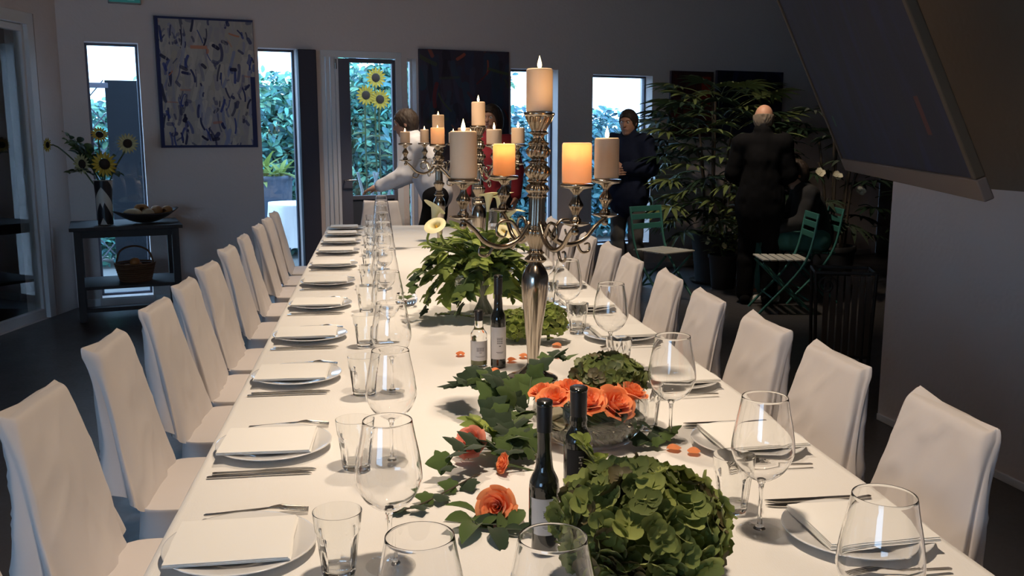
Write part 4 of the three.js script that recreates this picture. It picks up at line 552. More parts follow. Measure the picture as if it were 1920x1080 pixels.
// ---------------------------------------------------------------- the sideboard with sunflowers and bread
{
  const P0 = WL(-3.70, 0, 0.44), sw = 0.78, sd = 0.62, o = thing('side_table', 'dark wooden side table with a lower shelf in front of the leftmost window', 'side table', P0, WTURN);
  part('tabletop', box(sw + 0.06, 0.03, sd + 0.06, 0, 0.745, 0), Mt.tableWood, o); part('apron', box(sw - 0.02, 0.055, sd - 0.02, 0, 0.70, 0), Mt.tableWood, o);
  for (const x of [-1, 1]) for (const z of [-1, 1]) part('leg', box(0.055, 0.73, 0.055, x * (sw / 2 - 0.0275), 0.365, z * (sd / 2 - 0.0275)), Mt.tableWood, o);
  part('shelf', box(sw - 0.03, 0.025, sd - 0.03, 0, 0.27, 0), Mt.tableWood, o); part('lower_rail', box(sw - 0.06, 0.03, 0.03, 0, 0.09, sd / 2 - 0.03), Mt.tableWood, o);
  const at = (x, y, z) => { const v = o.localToWorld(V(x, y, z)); return [v.x, v.y, v.z]; }; o.updateMatrixWorld(true);
  const chev = canvasTex(256, 512, (c) => { c.fillStyle = '#cfc9bd'; c.fillRect(0, 0, 256, 512); c.strokeStyle = '#1c1c22'; c.lineWidth = 34; for (let y = -40; y < 560; y += 80) { c.beginPath(); for (let x = 0; x <= 256; x += 64) (x === 0 ? c.moveTo : c.lineTo).call(c, x, y + ((x / 64) % 2 ? 52 : 0)); c.stroke(); } });
  const vase = thing('chevron_vase', 'tall vase with a black and white chevron pattern on the side table', 'vase', at(-0.15, 0.76, 0.12)); part('vase_body', lathe([[0, 0.004], [0.055, 0], [0.058, 0.006], [0.062, 0.2], [0.072, 0.355], [0.074, 0.36], [0.066, 0.358], [0.058, 0.2], [0.05, 0.02], [0, 0.02]], 32), S(0xffffff, 0.4, { map: chev }), vase);
  const petal = leafShape(0.055, 0.022, 0.1, 0.25), yel = S(lin(0.62, 0.40, 0.03), 0.6), yelPale = S(lin(0.55, 0.48, 0.22), 0.6), V0 = V(...at(-0.15, 1.10, 0.12));
  const sun = (dx, dy, dz, R, fx, fy, mat, lb) => {
    const p = V0.clone().add(V(dx, dy, dz)), g = thing('sunflower', lb, 'sunflower', p.toArray()), d = V(fx, fy, 1).normalize(); g.quaternion.setFromUnitVectors(V(0, 0, 1), d);
    part('flower_disc', put(new THREE.SphereGeometry(R * 0.42, 18, 10), 0, 0, 0, 0, 0, 0, [1, 1, 0.35]), S(lin(0.03, 0.018, 0.012), 0.9), g);
    for (let i = 0; i < 18; i++) { const a = i / 18 * 2 * PI, m = part('petal', petal, mat, g); aim(m, V(Math.cos(a) * R * 0.38, Math.sin(a) * R * 0.38, -0.002 * (i % 2)), V(Math.cos(a), Math.sin(a), 0.10 + 0.2 * (i % 2)), V(0, 0, 1)); m.scale.setScalar(R * 0.62 / 0.055); }
    g.updateMatrixWorld(true); const e = g.worldToLocal(V0.clone().add(V(dx * 0.12, -0.05, dz * 0.12))); part('stem', tube([V(0, 0, -0.01), V(0, 0, -0.06), e.clone().multiplyScalar(0.6).add(V(0, 0.03, -0.03)), e], 0.006, 14, 7), Mt.stem, g);
  };
  sun(0.05, 0.15, 0.10, 0.105, -0.1, -0.1, yel, 'big yellow sunflower low in front, above the chevron vase'); sun(0.22, 0.31, 0.04, 0.085, 0.1, 0.1, yelPale, 'pale yellow sunflower at the right of the bouquet'); sun(-0.13, 0.15, 0.06, 0.085, -0.5, -0.1, yelPale, 'pale sunflower at the lower left of the bouquet'); sun(0.0, 0.38, 0.0, 0.07, 0.5, 0.6, yel, 'small sunflower at the top of the bouquet'); sun(-0.38, 0.30, 0.05, 0.06, -0.9, 0.1, yel, 'sunflower reaching far left towards the glass doors');
  for (let i = 0; i < 9; i++) { const a = i * 2.1, t = V0.clone().add(V(Math.cos(a) * 0.20 - 0.12, 0.08 + 0.30 * ((i * 5) % 7) / 6, Math.sin(a) * 0.12)); sprig('sunflower_leaves', `stem of dark sunflower leaves in the bouquet, ${ORD[i]} around the chevron vase`, [V0.toArray(), V0.clone().lerp(t, 0.5).add(V(0, 0.05, 0)).toArray(), t.toArray()], [leafShape(0.10, 0.07, 0.35, 0.2), leafShape(0.075, 0.05, 0.3, 0.2)], [Mt.leafDark, Mt.leaf], 12, 400 + i, { from: 0.3, group: 'sunflower leaf stems' }); }
  const bowl = thing('bread_bowl', 'long dark boat shaped bowl of bread on the side table', 'bowl', at(0.16, 0.761, 0.10), WTURN + 0.5);
  part('bowl_shell', sheet((u, v) => { const a = u * 2 * PI, k = v < 0.5 ? v * 2 : 2 - v * 2, in_ = v > 0.5 ? 0.012 : 0, R = k; return V(Math.cos(a) * (0.29 * R - in_ * R), 0.001 + in_ * 0.8 * (R < 1 ? 1 : 0) + 0.085 * R * R + 0.03 * R * R * Math.pow(Math.abs(Math.cos(a)), 3), -Math.sin(a) * (0.13 * R - in_ * R)); }, 48, 20), S(lin(0.05, 0.045, 0.045), 0.4), bowl);
  const crust = S(lin(0.36, 0.17, 0.06), 0.8), crumb = S(lin(0.55, 0.42, 0.26), 0.85);
  [[-0.12, 0.08, 0.0, 0.075, 0.05, crumb, 'pale bread roll at the left of the bread bowl'], [0.0, 0.075, 0.02, 0.065, 0.048, crumb, 'pale bread roll in the middle of the bread bowl'], [0.10, 0.09, -0.01, 0.07, 0.05, crust, 'brown bread roll in the right half of the bread bowl'], [0.18, 0.095, 0.02, 0.05, 0.04, crust, 'small brown bread roll at the right tip of the bread bowl'], [-0.03, 0.12, -0.02, 0.06, 0.042, crust, 'brown bread roll on top of the others']].forEach(([x, y, z, a, b, m, lb], i) => { bowl.updateMatrixWorld(true); const v = bowl.localToWorld(V(x, y, z)), q = tag(part('bread_roll', sdfMesh((X, Y, Z) => Math.hypot(X / a, Y / b, Z / b) - 1 + 0.05 * noise(X * 30 + i, Y * 30, Z * 30) - 0.10 * Math.exp(-Math.pow((Z - X * 0.3) / 0.012, 2)) * (Y > 0 ? -1 : 0), [-a * 1.2, -b * 1.2, -b * 1.2], [a * 1.2, b * 1.2, b * 1.2], 0.012), m), lb, 'bread', 'bread rolls'); q.position.copy(v); q.rotation.y = i * 0.9; });
  const bk = thing('wicker_basket', 'round brown basket on the lower shelf of the side table', 'basket', at(0.05, 0.283, 0.08));
  const br = []; for (let j = 0; j < 9; j++) { const R = 0.12 + 0.035 * j / 8, pts = []; for (let i = 0; i < 40; i++) { const a = i / 40 * 2 * PI; pts.push(V(Math.cos(a) * (R + 0.004 * Math.sin(a * 20 + j * PI)), 0.012 + j * 0.017, Math.sin(a) * (R + 0.004 * Math.sin(a * 20 + j * PI)))); } br.push(tube(pts, 0.0085, 60, 6, true)); }
  br.push(cyl(0.12, 0.12, 0.012, 0, 0, 0, 28)); part('basket_weave', merge(br), S(lin(0.14, 0.06, 0.025), 0.8), bk); part('basket_handle', tube([[-0.15, 0.14, 0], [-0.11, 0.25, 0], [0, 0.29, 0], [0.11, 0.25, 0], [0.15, 0.14, 0]], 0.008, 24, 7), S(lin(0.14, 0.06, 0.025), 0.8), bk);
  for (let i = 0; i < 3; i++) { const v = V(...at(0.05, 0.395, 0.08)).add(V(Math.cos(i * 2.4) * 0.07 * (i ? 1 : 0), i ? 0 : 0.045, Math.sin(i * 2.4) * 0.07 * (i ? 1 : 0))), q = tag(part('basket_fruit', sdfMesh((X, Y, Z) => Math.hypot(X, Y * 1.06, Z) - 0.04 + 0.012 * Math.exp(-(X * X + Z * Z) / 0.0001) * (Y > 0 ? 1 : 0), [-0.05, -0.05, -0.05], [0.05, 0.05, 0.05], 0.006), S(lin(0.45 + 0.03 * i, 0.16, 0.04), 0.5)), ['round orange fruit topmost in the brown basket', 'round orange fruit at the front left of the brown basket', 'round orange fruit at the rear of the brown basket'][i], 'fruit', 'fruit in the basket'); q.position.copy(v); }
}

{ // sunflowers growing outside the glazed door
  const petal = leafShape(0.07, 0.03, 0.1, 0.2), yel = S(lin(0.5, 0.32, 0.02), 0.6), brown = S(lin(0.04, 0.02, 0.01), 0.9);
  [[-1.17, 2.06, 'highest'], [-1.28, 1.88, 'left'], [-1.13, 1.84, 'lowest']].forEach(([s, h, w]) => {
    const g = thing('garden_sunflower', `yellow garden sunflower outside the glazed door, the ${w} of the three`, 'sunflower', WL(s, -0.03, -0.85), WTURN), H = h + 0.03;
    part('flower_disc', put(new THREE.SphereGeometry(0.045, 16, 10), 0, H, 0, 0, 0, 0, [1, 1, 0.4]), brown, g); part('stem', tube([[0.02, 0, -0.04], [0.0, H * 0.6, -0.05], [0, H - 0.06, -0.04], [0, H, -0.012]], 0.009, 16, 7), Mt.stem, g);
    for (let i = 0; i < 16; i++) { const a = i / 16 * 2 * PI, m = part('petal', petal, yel, g); aim(m, V(Math.cos(a) * 0.04, H + Math.sin(a) * 0.04, -0.002 * (i % 2)), V(Math.cos(a), Math.sin(a), 0.15 + 0.2 * (i % 2)), V(0, 0, 1)); }
    for (let i = 0; i < 5; i++) { const m = part('leaf', leafShape(0.16, 0.11, 0.35, 0.2), Mt.leaf, g); aim(m, V(0, H * (0.35 + 0.11 * i), -0.05), V(i % 2 ? 1 : -1, 0.3, 0.3), V(0, 1, 0)); }
  });
}

// ---------------------------------------------------------------- plants and furniture at the back right
function palm(pos, label, n, H, spread, mats, seed, potR, potH, cats = 'plant') {
  const r = RNG(seed), o = thing('potted_palm', label, cats, pos, 0);
  part('pot', lathe([[0, 0.01], [potR * 0.78, 0.01], [potR * 0.8, 0.03], [potR, potH - 0.05], [potR * 1.05, potH - 0.05], [potR * 1.05, potH], [potR * 0.93, potH], [potR * 0.9, potH - 0.04], [0, potH - 0.04]], 36), Mt.pot, o);
  part('saucer', lathe([[0, 0], [potR * 0.95, 0], [potR * 1.06, 0.03], [potR * 1.03, 0.03], [potR * 0.9, 0.009], [0, 0.009]], 36), S(lin(0.08, 0.075, 0.06), 0.6), o);
  const fr = (len) => { const L = [tube([[0, 0, 0], [0, 0.02, len * 0.5], [0, 0.0, len]], 0.004, 6, 5)]; for (let i = 0; i < 9; i++) { const a = (i - 4) / 4 * 1.75; L.push(put(leafShape(0.30 - 0.03 * Math.abs(i - 4), 0.05, 0.28, 0.3), 0, 0, len, 0, a)); } return merge(L); };
  const F = [fr(0.22), fr(0.30), fr(0.16)];
  for (let c = 0; c < 7; c++) { const a = c * 0.9 + 0.4, q = potR * 0.5; part('cane', tube([[Math.cos(a) * q, potH - 0.05, Math.sin(a) * q], [Math.cos(a) * q * 1.3, potH + (H - potH) * 0.4, Math.sin(a) * q * 1.3], [Math.cos(a) * q * 2.0, potH + (H - potH) * (0.6 + 0.3 * (c % 3) / 2), Math.sin(a) * q * 2.0]], 0.012, 12, 7), Mt.twig, o); }
  for (let i = 0; i < n; i++) { const a = i * 2.39996, t = (i + 0.5) / n, y = potH + 0.12 + (H - potH - 0.2) * t, q = spread * (0.25 + 0.35 * r()) * Math.sin(PI * (0.25 + 0.62 * t)), m = part('frond', F[i % 3], mats[Math.floor(r() * mats.length)], o), d = V(Math.cos(a), 0.55 * (t - 0.35) + 0.25 * (r() - 0.5), Math.sin(a)); aim(m, V(Math.cos(a) * q, y, Math.sin(a) * q), d, V(0, 1, 0).add(V(r() - 0.5, 0, r() - 0.5).multiplyScalar(0.5))); m.scale.setScalar(0.8 + 0.42 * r()); }
  return o;
}
const palmLit = S(lin(0.13, 0.17, 0.06), 0.35), palmDark = S(lin(0.02, 0.04, 0.022), 0.4);  // lamp-lit tone painted into the paler leaf colour, unlit tone into the darker
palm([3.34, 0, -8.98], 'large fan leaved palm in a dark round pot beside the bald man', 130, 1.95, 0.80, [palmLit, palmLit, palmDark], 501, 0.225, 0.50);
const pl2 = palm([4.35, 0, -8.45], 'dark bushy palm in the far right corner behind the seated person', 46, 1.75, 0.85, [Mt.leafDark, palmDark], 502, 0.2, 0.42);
for (const [x, y, z] of [[-0.52, 1.10, 0.28], [-0.33, 1.13, 0.30], [-0.16, 1.10, 0.30], [-0.60, 1.06, 0.1], [0.05, 0.96, 0.35]]) part('white_blossom', put(floretG(0.06), x, y, z, 0.9), Mt.creamFlower, pl2);
{ // low flowering plant at the foot of the palm
  const o = thing('flowering_plant', 'low bushy plant with pale yellow blossoms at the foot of the large palm', 'plant', [3.30, 0, -8.60]), r = RNG(520);
  part('pot', lathe([[0, 0.005], [0.11, 0.005], [0.14, 0.30], [0.15, 0.30], [0.15, 0.33], [0.13, 0.33], [0.125, 0.29], [0, 0.29]], 28), Mt.pot, o);
  for (let i = 0; i < 90; i++) { const a = r() * 7, e = r() * 1.5, R = 0.05 + 0.17 * r(), p = V(Math.cos(a) * R * Math.cos(e), 0.36 + 0.34 * r(), Math.sin(a) * R * Math.cos(e)); const m = part('leaf', LEAF, i % 3 ? palmLit : Mt.leafMid, o); aim(m, p, V(Math.cos(a), 0.5 * r(), Math.sin(a)), V(0, 1, 0)); m.scale.setScalar(1.1 + r()); }
  for (let i = 0; i < 22; i++) { const a = r() * 7, m = part('blossom', floretG(0.04), Mt.calla, o); m.position.set(Math.cos(a) * 0.2, 0.38 + 0.32 * r(), Math.sin(a) * 0.2); m.rotation.set(r(), r() * 7, 1); }
  part('stem', merge([0, 1, 2, 3, 4].map((i) => tube([[0, 0.28, 0], [Math.cos(i * 1.3) * 0.05, 0.42, Math.sin(i * 1.3) * 0.05], [Math.cos(i * 1.3) * 0.12, 0.6, Math.sin(i * 1.3) * 0.12]], 0.005, 8, 5))), Mt.stem, o);
}
function bistro(pos, turn, label, seatMat) { // folding chair, faces +z
  const o = thing('bistro_chair', label, 'chair', pos, turn, 'teal folding chairs');
  for (const s of [-1, 1]) { part('leg', tube([[s * 0.19, 0.0, 0.22], [s * 0.19, 0.45, -0.15], [s * 0.19, 0.84, -0.24]], 0.011, 14, 8), Mt.teal, o); part('leg', tube([[s * 0.165, 0.0, -0.24], [s * 0.165, 0.43, 0.19]], 0.011, 6, 8), Mt.teal, o); }
  for (let i = 0; i < 6; i++) part('seat_slat', box(0.39, 0.014, 0.052, 0, 0.455, -0.16 + i * 0.067), seatMat, o);
  for (const y of [0.66, 0.745, 0.815]) part('back_slat', box(0.38, 0.05, 0.014, 0, y, -0.215 - (y - 0.66) * 0.12), Mt.teal, o);
  part('cross_bar', merge([put(cyl(0.008, 0.008, 0.36, 0, 0, 0, 8), 0.18, 0.14, 0.11, 0, 0, PI / 2), put(cyl(0.008, 0.008, 0.33, 0, 0, 0, 8), 0.165, 0.12, -0.19, 0, 0, PI / 2)]), Mt.teal, o);
}
bistro([3.36, 0, -7.42], -1.75, 'teal folding chair with a pale slatted seat, in front of the bald man', Mt.seatPale);
bistro([3.80, 0, -7.86], -1.72, 'teal folding chair that the seated person uses', Mt.teal);
bistro([2.52, 0, -8.05], 0.5, 'teal folding chair with a pale seat, left of the large palm pot', Mt.seatPale);
{
  const o = thing('iron_stand', 'dark iron stand with a scrolled corner and upright bars, behind the right row of chairs', 'stand', [2.60, 0, -4.92], -0.35);
  for (const [x, z] of [[-0.16, -0.12], [0.16, -0.12], [-0.16, 0.12], [0.16, 0.12]]) part('leg', tube([[x * 0.85, 0, z], [x, 0.72, z]], 0.010, 6, 7), Mt.iron, o);
  part('top_rail', merge([box(0.33, 0.018, 0.018, 0, 0.725, 0.12), box(0.33, 0.018, 0.018, 0, 0.725, -0.12), box(0.018, 0.018, 0.24, -0.16, 0.725, 0), box(0.018, 0.018, 0.24, 0.16, 0.725, 0)]), Mt.iron, o);
  for (let i = 0; i < 7; i++) part('bar', box(0.03, 0.46, 0.008, -0.10 + i * 0.038, 0.48, 0.12), S(lin(0.07, 0.055, 0.045), 0.8), o);
  part('scroll', tube(Array.from({ length: 22 }, (_, i) => { const a = i * 0.5, R = 0.055 - i * 0.0022; return [-0.10 + Math.cos(a) * R, 0.655 + Math.sin(a) * R, 0.135]; }), 0.006, 60, 6), Mt.iron, o); part('lower_rail', box(0.30, 0.016, 0.016, 0, 0.25, 0.12), Mt.iron, o);
}

// ---------------------------------------------------------------- people (each faces +z of its own frame, feet on the floor)
const smin = (a, b, k) => { const h = Math.max(k - Math.abs(a - b), 0) / k; return Math.min(a, b) - h * h * k * 0.25; };
function cone(a, b, r1, r2) { // tapered capsule between two joints
  const bx = b[0] - a[0], by = b[1] - a[1], bz = b[2] - a[2], L = bx * bx + by * by + bz * bz || 1e-9;
  return (x, y, z) => { const px = x - a[0], py = y - a[1], pz = z - a[2], t = Math.max(0, Math.min(1, (px * bx + py * by + pz * bz) / L)); return Math.hypot(px - bx * t, py - by * t, pz - bz * t) - (r1 + (r2 - r1) * t); };
}
const blob = (c, r) => (x, y, z) => { const k = Math.hypot((x - c[0]) / r[0], (y - c[1]) / r[1], (z - c[2]) / r[2]); return (k - 1) * Math.min(...r); };
const union = (fs, k) => (x, y, z) => { let d = 1e3; for (const f of fs) d = smin(d, f(x, y, z), k); return d; };
const L3 = (a, b, t) => a.map((v, i) => v + (b[i] - v) * t);
function bounds(pts, pad) { const lo = [1e9, 1e9, 1e9], hi = [-1e9, -1e9, -1e9]; for (const p of pts) for (let i = 0; i < 3; i++) { lo[i] = Math.min(lo[i], p[i] - pad); hi[i] = Math.max(hi[i], p[i] + pad); } return [lo, hi]; }
function person(J, w, pos, turn, label, group) {
  // J: pelvis, chest, neck, head (centre), hy (head yaw), hp (head pitch), sh/el/wr/fi and hip/kn/an/to as [left, right]
  const o = thing('person', label, 'person', pos, turn), geos = [], hd = J.head;
  const torso = [cone(J.pelvis, L3(J.pelvis, J.chest, 0.5), 0.125, 0.118), cone(L3(J.pelvis, J.chest, 0.5), J.chest, 0.118, 0.125), cone(J.sh[0], J.sh[1], 0.058, 0.058), cone(J.chest, L3(J.sh[0], J.sh[1], 0.5), 0.12, 0.07), cone(L3(J.sh[0], J.sh[1], 0.5), J.neck, 0.07, 0.052)];
  const legs = [0, 1].flatMap((i) => [cone(J.pelvis, J.hip[i], 0.10, 0.098), cone(J.hip[i], J.kn[i], 0.088, 0.058), cone(J.kn[i], L3(J.kn[i], J.an[i], 0.35), 0.056, 0.055), cone(L3(J.kn[i], J.an[i], 0.35), J.an[i], 0.055, 0.036)]);
  const arms = [0, 1].flatMap((i) => [cone(J.sh[i], J.el[i], 0.050, 0.038), cone(J.el[i], J.wr[i], 0.038, 0.026)]);
  const body = union([...torso, ...legs, ...arms, cone(J.neck, hd, 0.052, 0.05), ...[0, 1].map((i) => cone(J.an[i], J.to[i], 0.036, 0.03))], 0.045);
  const all = [J.pelvis, J.chest, J.neck, ...J.sh, ...J.el, ...J.wr, ...J.hip, ...J.kn, ...J.an, ...J.to];
  geos.push(sdfMesh(body, ...bounds(all, 0.17), 0.016));
  // head, in its own frame then turned
  const cy = Math.cos(J.hy), sy = Math.sin(J.hy), cp = Math.cos(J.hp), sp = Math.sin(J.hp);
  const toHead = (x, y, z) => { let X = x - hd[0], Y = y - hd[1], Z = z - hd[2]; const a = cy * X - sy * Z, b = sy * X + cy * Z; X = a; Z = b; const c = cp * Y + sp * Z, d = -sp * Y + cp * Z; return [X, c, d]; };
  const skull = blob([0, 0.03, -0.012], [0.076, 0.092, 0.096]), jaw = blob([0, -0.045, 0.022], [0.056, 0.068, 0.068]), nose = cone([0, 0.018, 0.080], [0, -0.018, 0.105], 0.009, 0.015), brow = cone([-0.032, 0.036, 0.076], [0.032, 0.036, 0.076], 0.013, 0.013), chin = blob([0, -0.095, 0.058], [0.024, 0.018, 0.02]), mouth = blob([0, -0.055, 0.082], [0.026, 0.012, 0.012]), e0 = blob([-0.078, 0.0, -0.012], [0.011, 0.033, 0.020]), e1 = blob([0.078, 0.0, -0.012], [0.011, 0.033, 0.020]), s0 = blob([-0.031, 0.014, 0.090], [0.019, 0.012, 0.014]), s1 = blob([0.031, 0.014, 0.090], [0.019, 0.012, 0.014]);
  const head = (x, y, z) => { const q = toHead(x, y, z); let d = smin(skull(...q), jaw(...q), 0.05); d = smin(d, brow(...q), 0.02); d = smin(d, nose(...q), 0.012); d = smin(d, chin(...q), 0.03); d = smin(d, mouth(...q), 0.015); d = -smin(-d, s0(...q), 0.012); d = -smin(-d, s1(...q), 0.012); d = smin(d, Math.min(e0(...q), e1(...q)), 0.01); return smin(d, cone(J.neck, hd, 0.055, 0.048)(x, y, z), 0.03); };
  geos.push(sdfMesh(head, ...bounds([hd], 0.155), 0.0062));
  // hands: palm, four fingers, thumb from the side
  for (const i of [0, 1]) {
    const a = V(...J.wr[i]), d = V(...J.fi[i]).sub(a).normalize(), out = V(...(J.palm?.[i] ?? [i ? -1 : 1, 0, 0])), nrm = out.clone().addScaledVector(d, -out.dot(d)).normalize(), sd = d.clone().cross(nrm).multiplyScalar(i ? -1 : 1), P = (u, v, n) => a.clone().addScaledVector(d, u).addScaledVector(sd, v).addScaledVector(nrm, n).toArray(), F = [cone(P(0, 0, 0), P(0.035, 0, 0), 0.026, 0.027), cone(P(0.03, -0.022, 0), P(0.085, -0.028, 0.004), 0.017, 0.014), cone(P(0.03, 0.022, 0), P(0.085, 0.028, 0.004), 0.017, 0.014), cone(P(0.05, 0, 0), P(0.088, 0, 0.004), 0.018, 0.014)];
    const fing = [[-0.030, 0.058], [-0.0105, 0.068], [0.010, 0.074], [0.030, 0.065]].map(([v, l]) => union([cone(P(0.088, v, 0.004), P(0.088 + l * 0.5, v * 1.08, 0.012), 0.0098, 0.0088), cone(P(0.088 + l * 0.5, v * 1.08, 0.012), P(0.088 + l * 0.9, v * 1.08, 0.034), 0.0088, 0.0072)], 0.004));
    const thumb = union([cone(P(0.025, 0.03, 0.004), P(0.062, 0.056, 0.016), 0.014, 0.011), cone(P(0.062, 0.056, 0.016), P(0.092, 0.058, 0.03), 0.011, 0.0085)], 0.006), palmF = union(F, 0.02);
    const f = (x, y, z) => { let q = palmF(x, y, z), m = 1e3; for (const g of fing) m = Math.min(m, g(x, y, z)); q = smin(q, m, 0.006); return smin(q, thumb(x, y, z), 0.012); };
    geos.push(sdfMesh(f, ...bounds([P(0, 0, 0), P(0.16, 0.05, 0), P(0.16, -0.05, 0.03), P(0.08, 0.06, 0.03)], 0.035), 0.0048));
  }
  part('body', merge(geos), Mt.skin, o);
  // clothes
  const fold = (x, y, z) => 0.006 * noise(x * 14, y * 9, z * 14) + 0.004 * noise(x * 30, y * 18, z * 30);
  const grow = (f, g) => (x, y, z) => f(x, y, z) - g + fold(x, y, z);
  const wide = w.wide ?? 0.016, tors = union([...torso.slice(0, 4), cone(L3(J.sh[0], J.chest, 0.2), L3(J.sh[0], J.chest, 0.5), 0.05, 0.06), cone(L3(J.sh[1], J.chest, 0.2), L3(J.sh[1], J.chest, 0.5), 0.05, 0.06)], 0.05), sl = union([0, 1].flatMap((i) => [cone(J.sh[i], J.el[i], 0.053, 0.044), cone(J.el[i], L3(J.el[i], J.wr[i], w.sleeve ?? 0.88), 0.046, 0.034)]), 0.03);
  const hem = w.hem ?? 0; // a jacket falls below the hips
  const hemF = hem ? blob([J.pelvis[0], J.pelvis[1] - hem * 0.35, J.pelvis[2] + 0.005], [0.185, 0.16 + hem * 0.65, 0.155]) : null;
  const collar = cone(L3(J.sh[0], J.sh[1], 0.5), L3(J.neck, hd, 0.12), 0.068, 0.056);
  const top = grow((x, y, z) => { let d = smin(tors(x, y, z), sl(x, y, z), 0.03); d = smin(d, collar(x, y, z), 0.025); return hemF ? smin(d, hemF(x, y, z), 0.04) : d; }, wide);
  part(w.topName ?? 'shirt', sdfMesh(top, ...bounds([J.pelvis, J.chest, J.neck, ...J.sh, ...J.el, ...J.wr, [J.pelvis[0], J.pelvis[1] - hem - 0.05, J.pelvis[2]]], 0.20), 0.013), w.top, o);
  const tr = grow(union([...legs.map((f) => f), cone(J.pelvis, L3(J.pelvis, J.chest, 0.22), 0.122, 0.118), ...[0, 1].map((i) => cone(L3(J.kn[i], J.an[i], 0.3), L3(J.kn[i], J.an[i], 0.97), 0.06, 0.056))], 0.04), 0.012);
  part('trousers', sdfMesh(tr, ...bounds([J.pelvis, ...J.hip, ...J.kn, ...J.an], 0.16), 0.014), w.legs, o);
  for (const i of [0, 1]) { const h = J.an[i], t = J.to[i], dir = V(...t).sub(V(...h)).setY(0).normalize(), heel = [h[0] - dir.x * 0.05, 0.042, h[2] - dir.z * 0.05], toe = [h[0] + dir.x * 0.165, 0.036, h[2] + dir.z * 0.165]; part('shoe', sdfMesh((x, y, z) => Math.max(smin(cone(heel, toe, 0.045, 0.038)(x, y, z), cone([h[0], 0.06, h[2]], h, 0.048, 0.042)(x, y, z), 0.03), J.fly ? -1 : 0.002 - y), ...bounds([heel, toe, h], 0.07), 0.009), w.shoe, o); }
  if (w.hair) { const g = w.long ? 0.016 : 0.010, hf = (x, y, z) => { const q = toHead(x, y, z); let d = smin(skull(...q), blob([0, 0.0, -0.045], [0.074, 0.09, 0.06])(...q), 0.03) - g + 0.003 * noise(q[0] * 90, q[1] * 40, q[2] * 90); if (w.long) d = smin(d, blob([0, -0.07, -0.06], [0.085, 0.12, 0.05])(...q), 0.04); const face = blob([0, -0.05, 0.105], [0.10, w.bald ? 0.16 : 0.12, 0.09])(...q); d = Math.max(d, -face); if (w.bald) d = Math.max(d, q[1] - 0.03); else d = Math.max(d, -0.085 - q[1] - (w.long ? 0.12 : 0)); return d; }; part('hair', sdfMesh(hf, ...bounds([hd], 0.21), 0.0075), w.hair, o); }
  const HR = new THREE.Matrix4().makeRotationY(J.hy).multiply(new THREE.Matrix4().makeRotationX(J.hp)).setPosition(...hd);
  for (const s of [-1, 1]) { part('eye', new THREE.SphereGeometry(0.0115, 12, 8).translate(s * 0.031, 0.014, 0.077).applyMatrix4(HR), Mt.eyeWhite, o); part('iris', new THREE.SphereGeometry(0.0058, 10, 8).translate(s * 0.031, 0.014, 0.0845).applyMatrix4(HR), Mt.eyeDark, o); }
  part('lips', new THREE.SphereGeometry(1, 14, 8).scale(0.022, 0.006, 0.006).translate(0, -0.052, 0.0925).applyMatrix4(HR), Mt.lip, o);
  return o;
}
const mir = (p) => [[-p[0], p[1], p[2]], p];
const standing = (o) => ({ pelvis: [0, 0.95, 0], chest: [0, 1.27, 0.01], neck: [0, 1.49, 0.0], head: [0, 1.62, 0.03], hy: 0, hp: 0, sh: mir([0.178, 1.405, 0]), el: mir([0.24, 1.14, -0.03]), wr: mir([0.23, 0.90, 0.06]), fi: mir([0.22, 0.80, 0.10]), hip: mir([0.09, 0.92, 0]), kn: mir([0.10, 0.50, 0.02]), an: mir([0.10, 0.085, -0.02]), to: mir([0.12, 0.03, 0.14]), ...o });
// the man in the white shirt leans towards the end of the table; in this frame his left is -x... he faces +z
person(standing({ pelvis: [0, 0.95, -0.10], chest: [0, 1.24, 0.02], neck: [0, 1.45, 0.11], head: [0, 1.575, 0.17], hp: 0.25, sh: mir([0.18, 1.39, 0.07]), el: [[-0.22, 1.12, 0.10], [0.22, 1.13, 0.16]], wr: [[-0.18, 1.02, 0.33], [0.17, 1.02, 0.40]], fi: [[-0.17, 1.0, 0.45], [0.16, 0.995, 0.5]], palm: [[0, -1, 0], [0, -1, 0]], hip: [[-0.09, 0.92, -0.10], [0.09, 0.92, -0.10]], kn: [[-0.1, 0.5, -0.10], [0.1, 0.5, 0.02]], an: [[-0.1, 0.085, -0.22], [0.1, 0.085, -0.02]], to: [[-0.11, 0.03, -0.07], [0.11, 0.03, 0.14]] }),
  { top: Mt.shirtWhite, legs: Mt.black, shoe: Mt.black, hair: Mt.hairBrown, wide: 0.024 }, [0.42, 0, -8.50], Math.atan2(-0.99, -0.16), 'man in a white shirt and black trousers leaning towards the far end of the table');
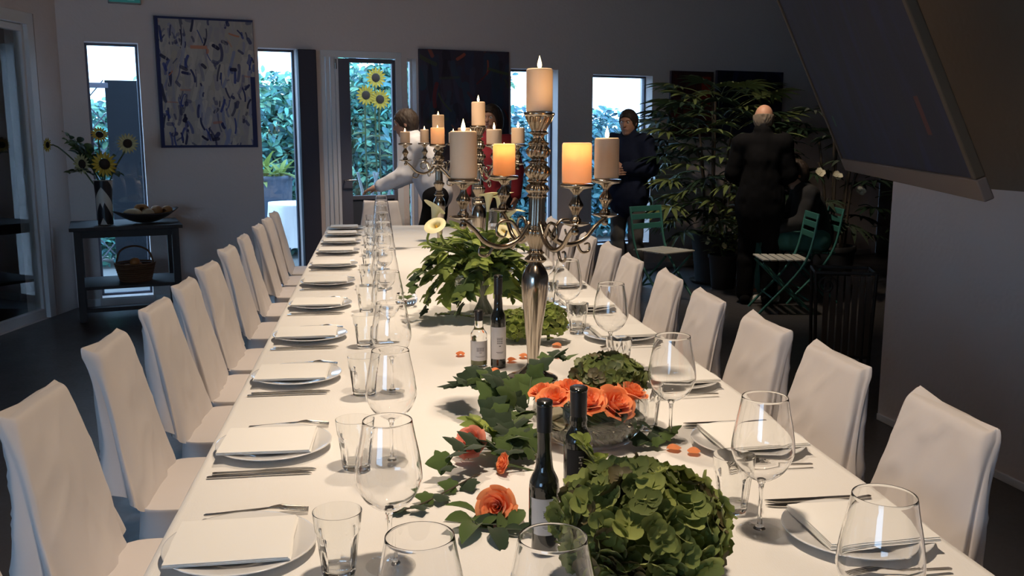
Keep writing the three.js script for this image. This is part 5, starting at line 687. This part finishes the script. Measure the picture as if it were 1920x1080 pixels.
// person in a dark jacket, head turned half left, forearms folded
person(standing({ head: [0, 1.59, 0.04], neck: [0, 1.46, 0], hy: 0.15, hp: 0.12, el: mir([0.25, 1.15, 0.02]), wr: [[-0.06, 1.12, 0.24], [0.05, 1.16, 0.22]], fi: [[0.04, 1.13, 0.26], [-0.05, 1.17, 0.25]], palm: [[0, 0, -1], [0, 0, -1]] }),
  { top: Mt.navy, topName: 'jacket', hem: 0.10, legs: Mt.greyTrousers, shoe: Mt.black, hair: Mt.hairBrown, wide: 0.026 }, [2.44, 0, -8.98], -0.75, 'person in a dark navy jacket with folded arms, standing before the right back window');
// the bald man seen from behind
person(standing({ head: [0, 1.61, 0.05], hp: 0.15, el: [[-0.235, 1.14, 0.02], [0.24, 1.14, 0.02]], wr: [[-0.16, 1.05, 0.24], [0.17, 1.06, 0.24]], fi: [[-0.10, 1.04, 0.34], [0.10, 1.05, 0.34]], palm: [[0, -1, 0], [0, -1, 0]] }),
  { top: Mt.black, topName: 'suit_jacket', hem: 0.20, legs: Mt.black, shoe: Mt.black, hair: Mt.hairGrey, bald: true, wide: 0.024 }, [3.30, 0, -7.78], PI - 0.42, 'bald man in a black suit seen from behind, in front of the large palm');
// seated person in profile
person({ pelvis: [0, 0.56, -0.06], chest: [0, 0.84, 0.02], neck: [0, 1.02, 0.09], head: [0, 1.13, 0.15], hy: 0, hp: 0.35, sh: mir([0.17, 0.97, 0.06]), el: mir([0.22, 0.73, 0.14]), wr: [[-0.13, 0.66, 0.36], [0.12, 0.66, 0.36]], fi: [[-0.10, 0.64, 0.46], [0.09, 0.64, 0.46]], palm: [[0, -1, 0], [0, -1, 0]], hip: mir([0.09, 0.55, -0.03]), kn: mir([0.12, 0.55, 0.40]), an: mir([0.11, 0.085, 0.36]), to: mir([0.12, 0.03, 0.52]) },
  { top: Mt.charcoal, legs: Mt.tealCloth, shoe: Mt.shoeWhite, hair: Mt.hairBrown, wide: 0.018 }, [3.80, 0, -7.84], -1.72, 'person in a dark top and white shoes sitting on a teal folding chair, in profile');
// someone in red, mostly hidden behind the candles
person(standing({ hy: -0.3 }), { top: Mt.redTop, legs: Mt.charcoal, shoe: Mt.black, hair: Mt.hairBrown, long: true }, [1.05, 0, -8.72], -0.2, 'person in a dark red top, mostly hidden behind the candles of the nearest candelabrum');
scene.traverse((o) => { if (o.isLight) o.castShadow = true; });
renderer.render(scene, camera);
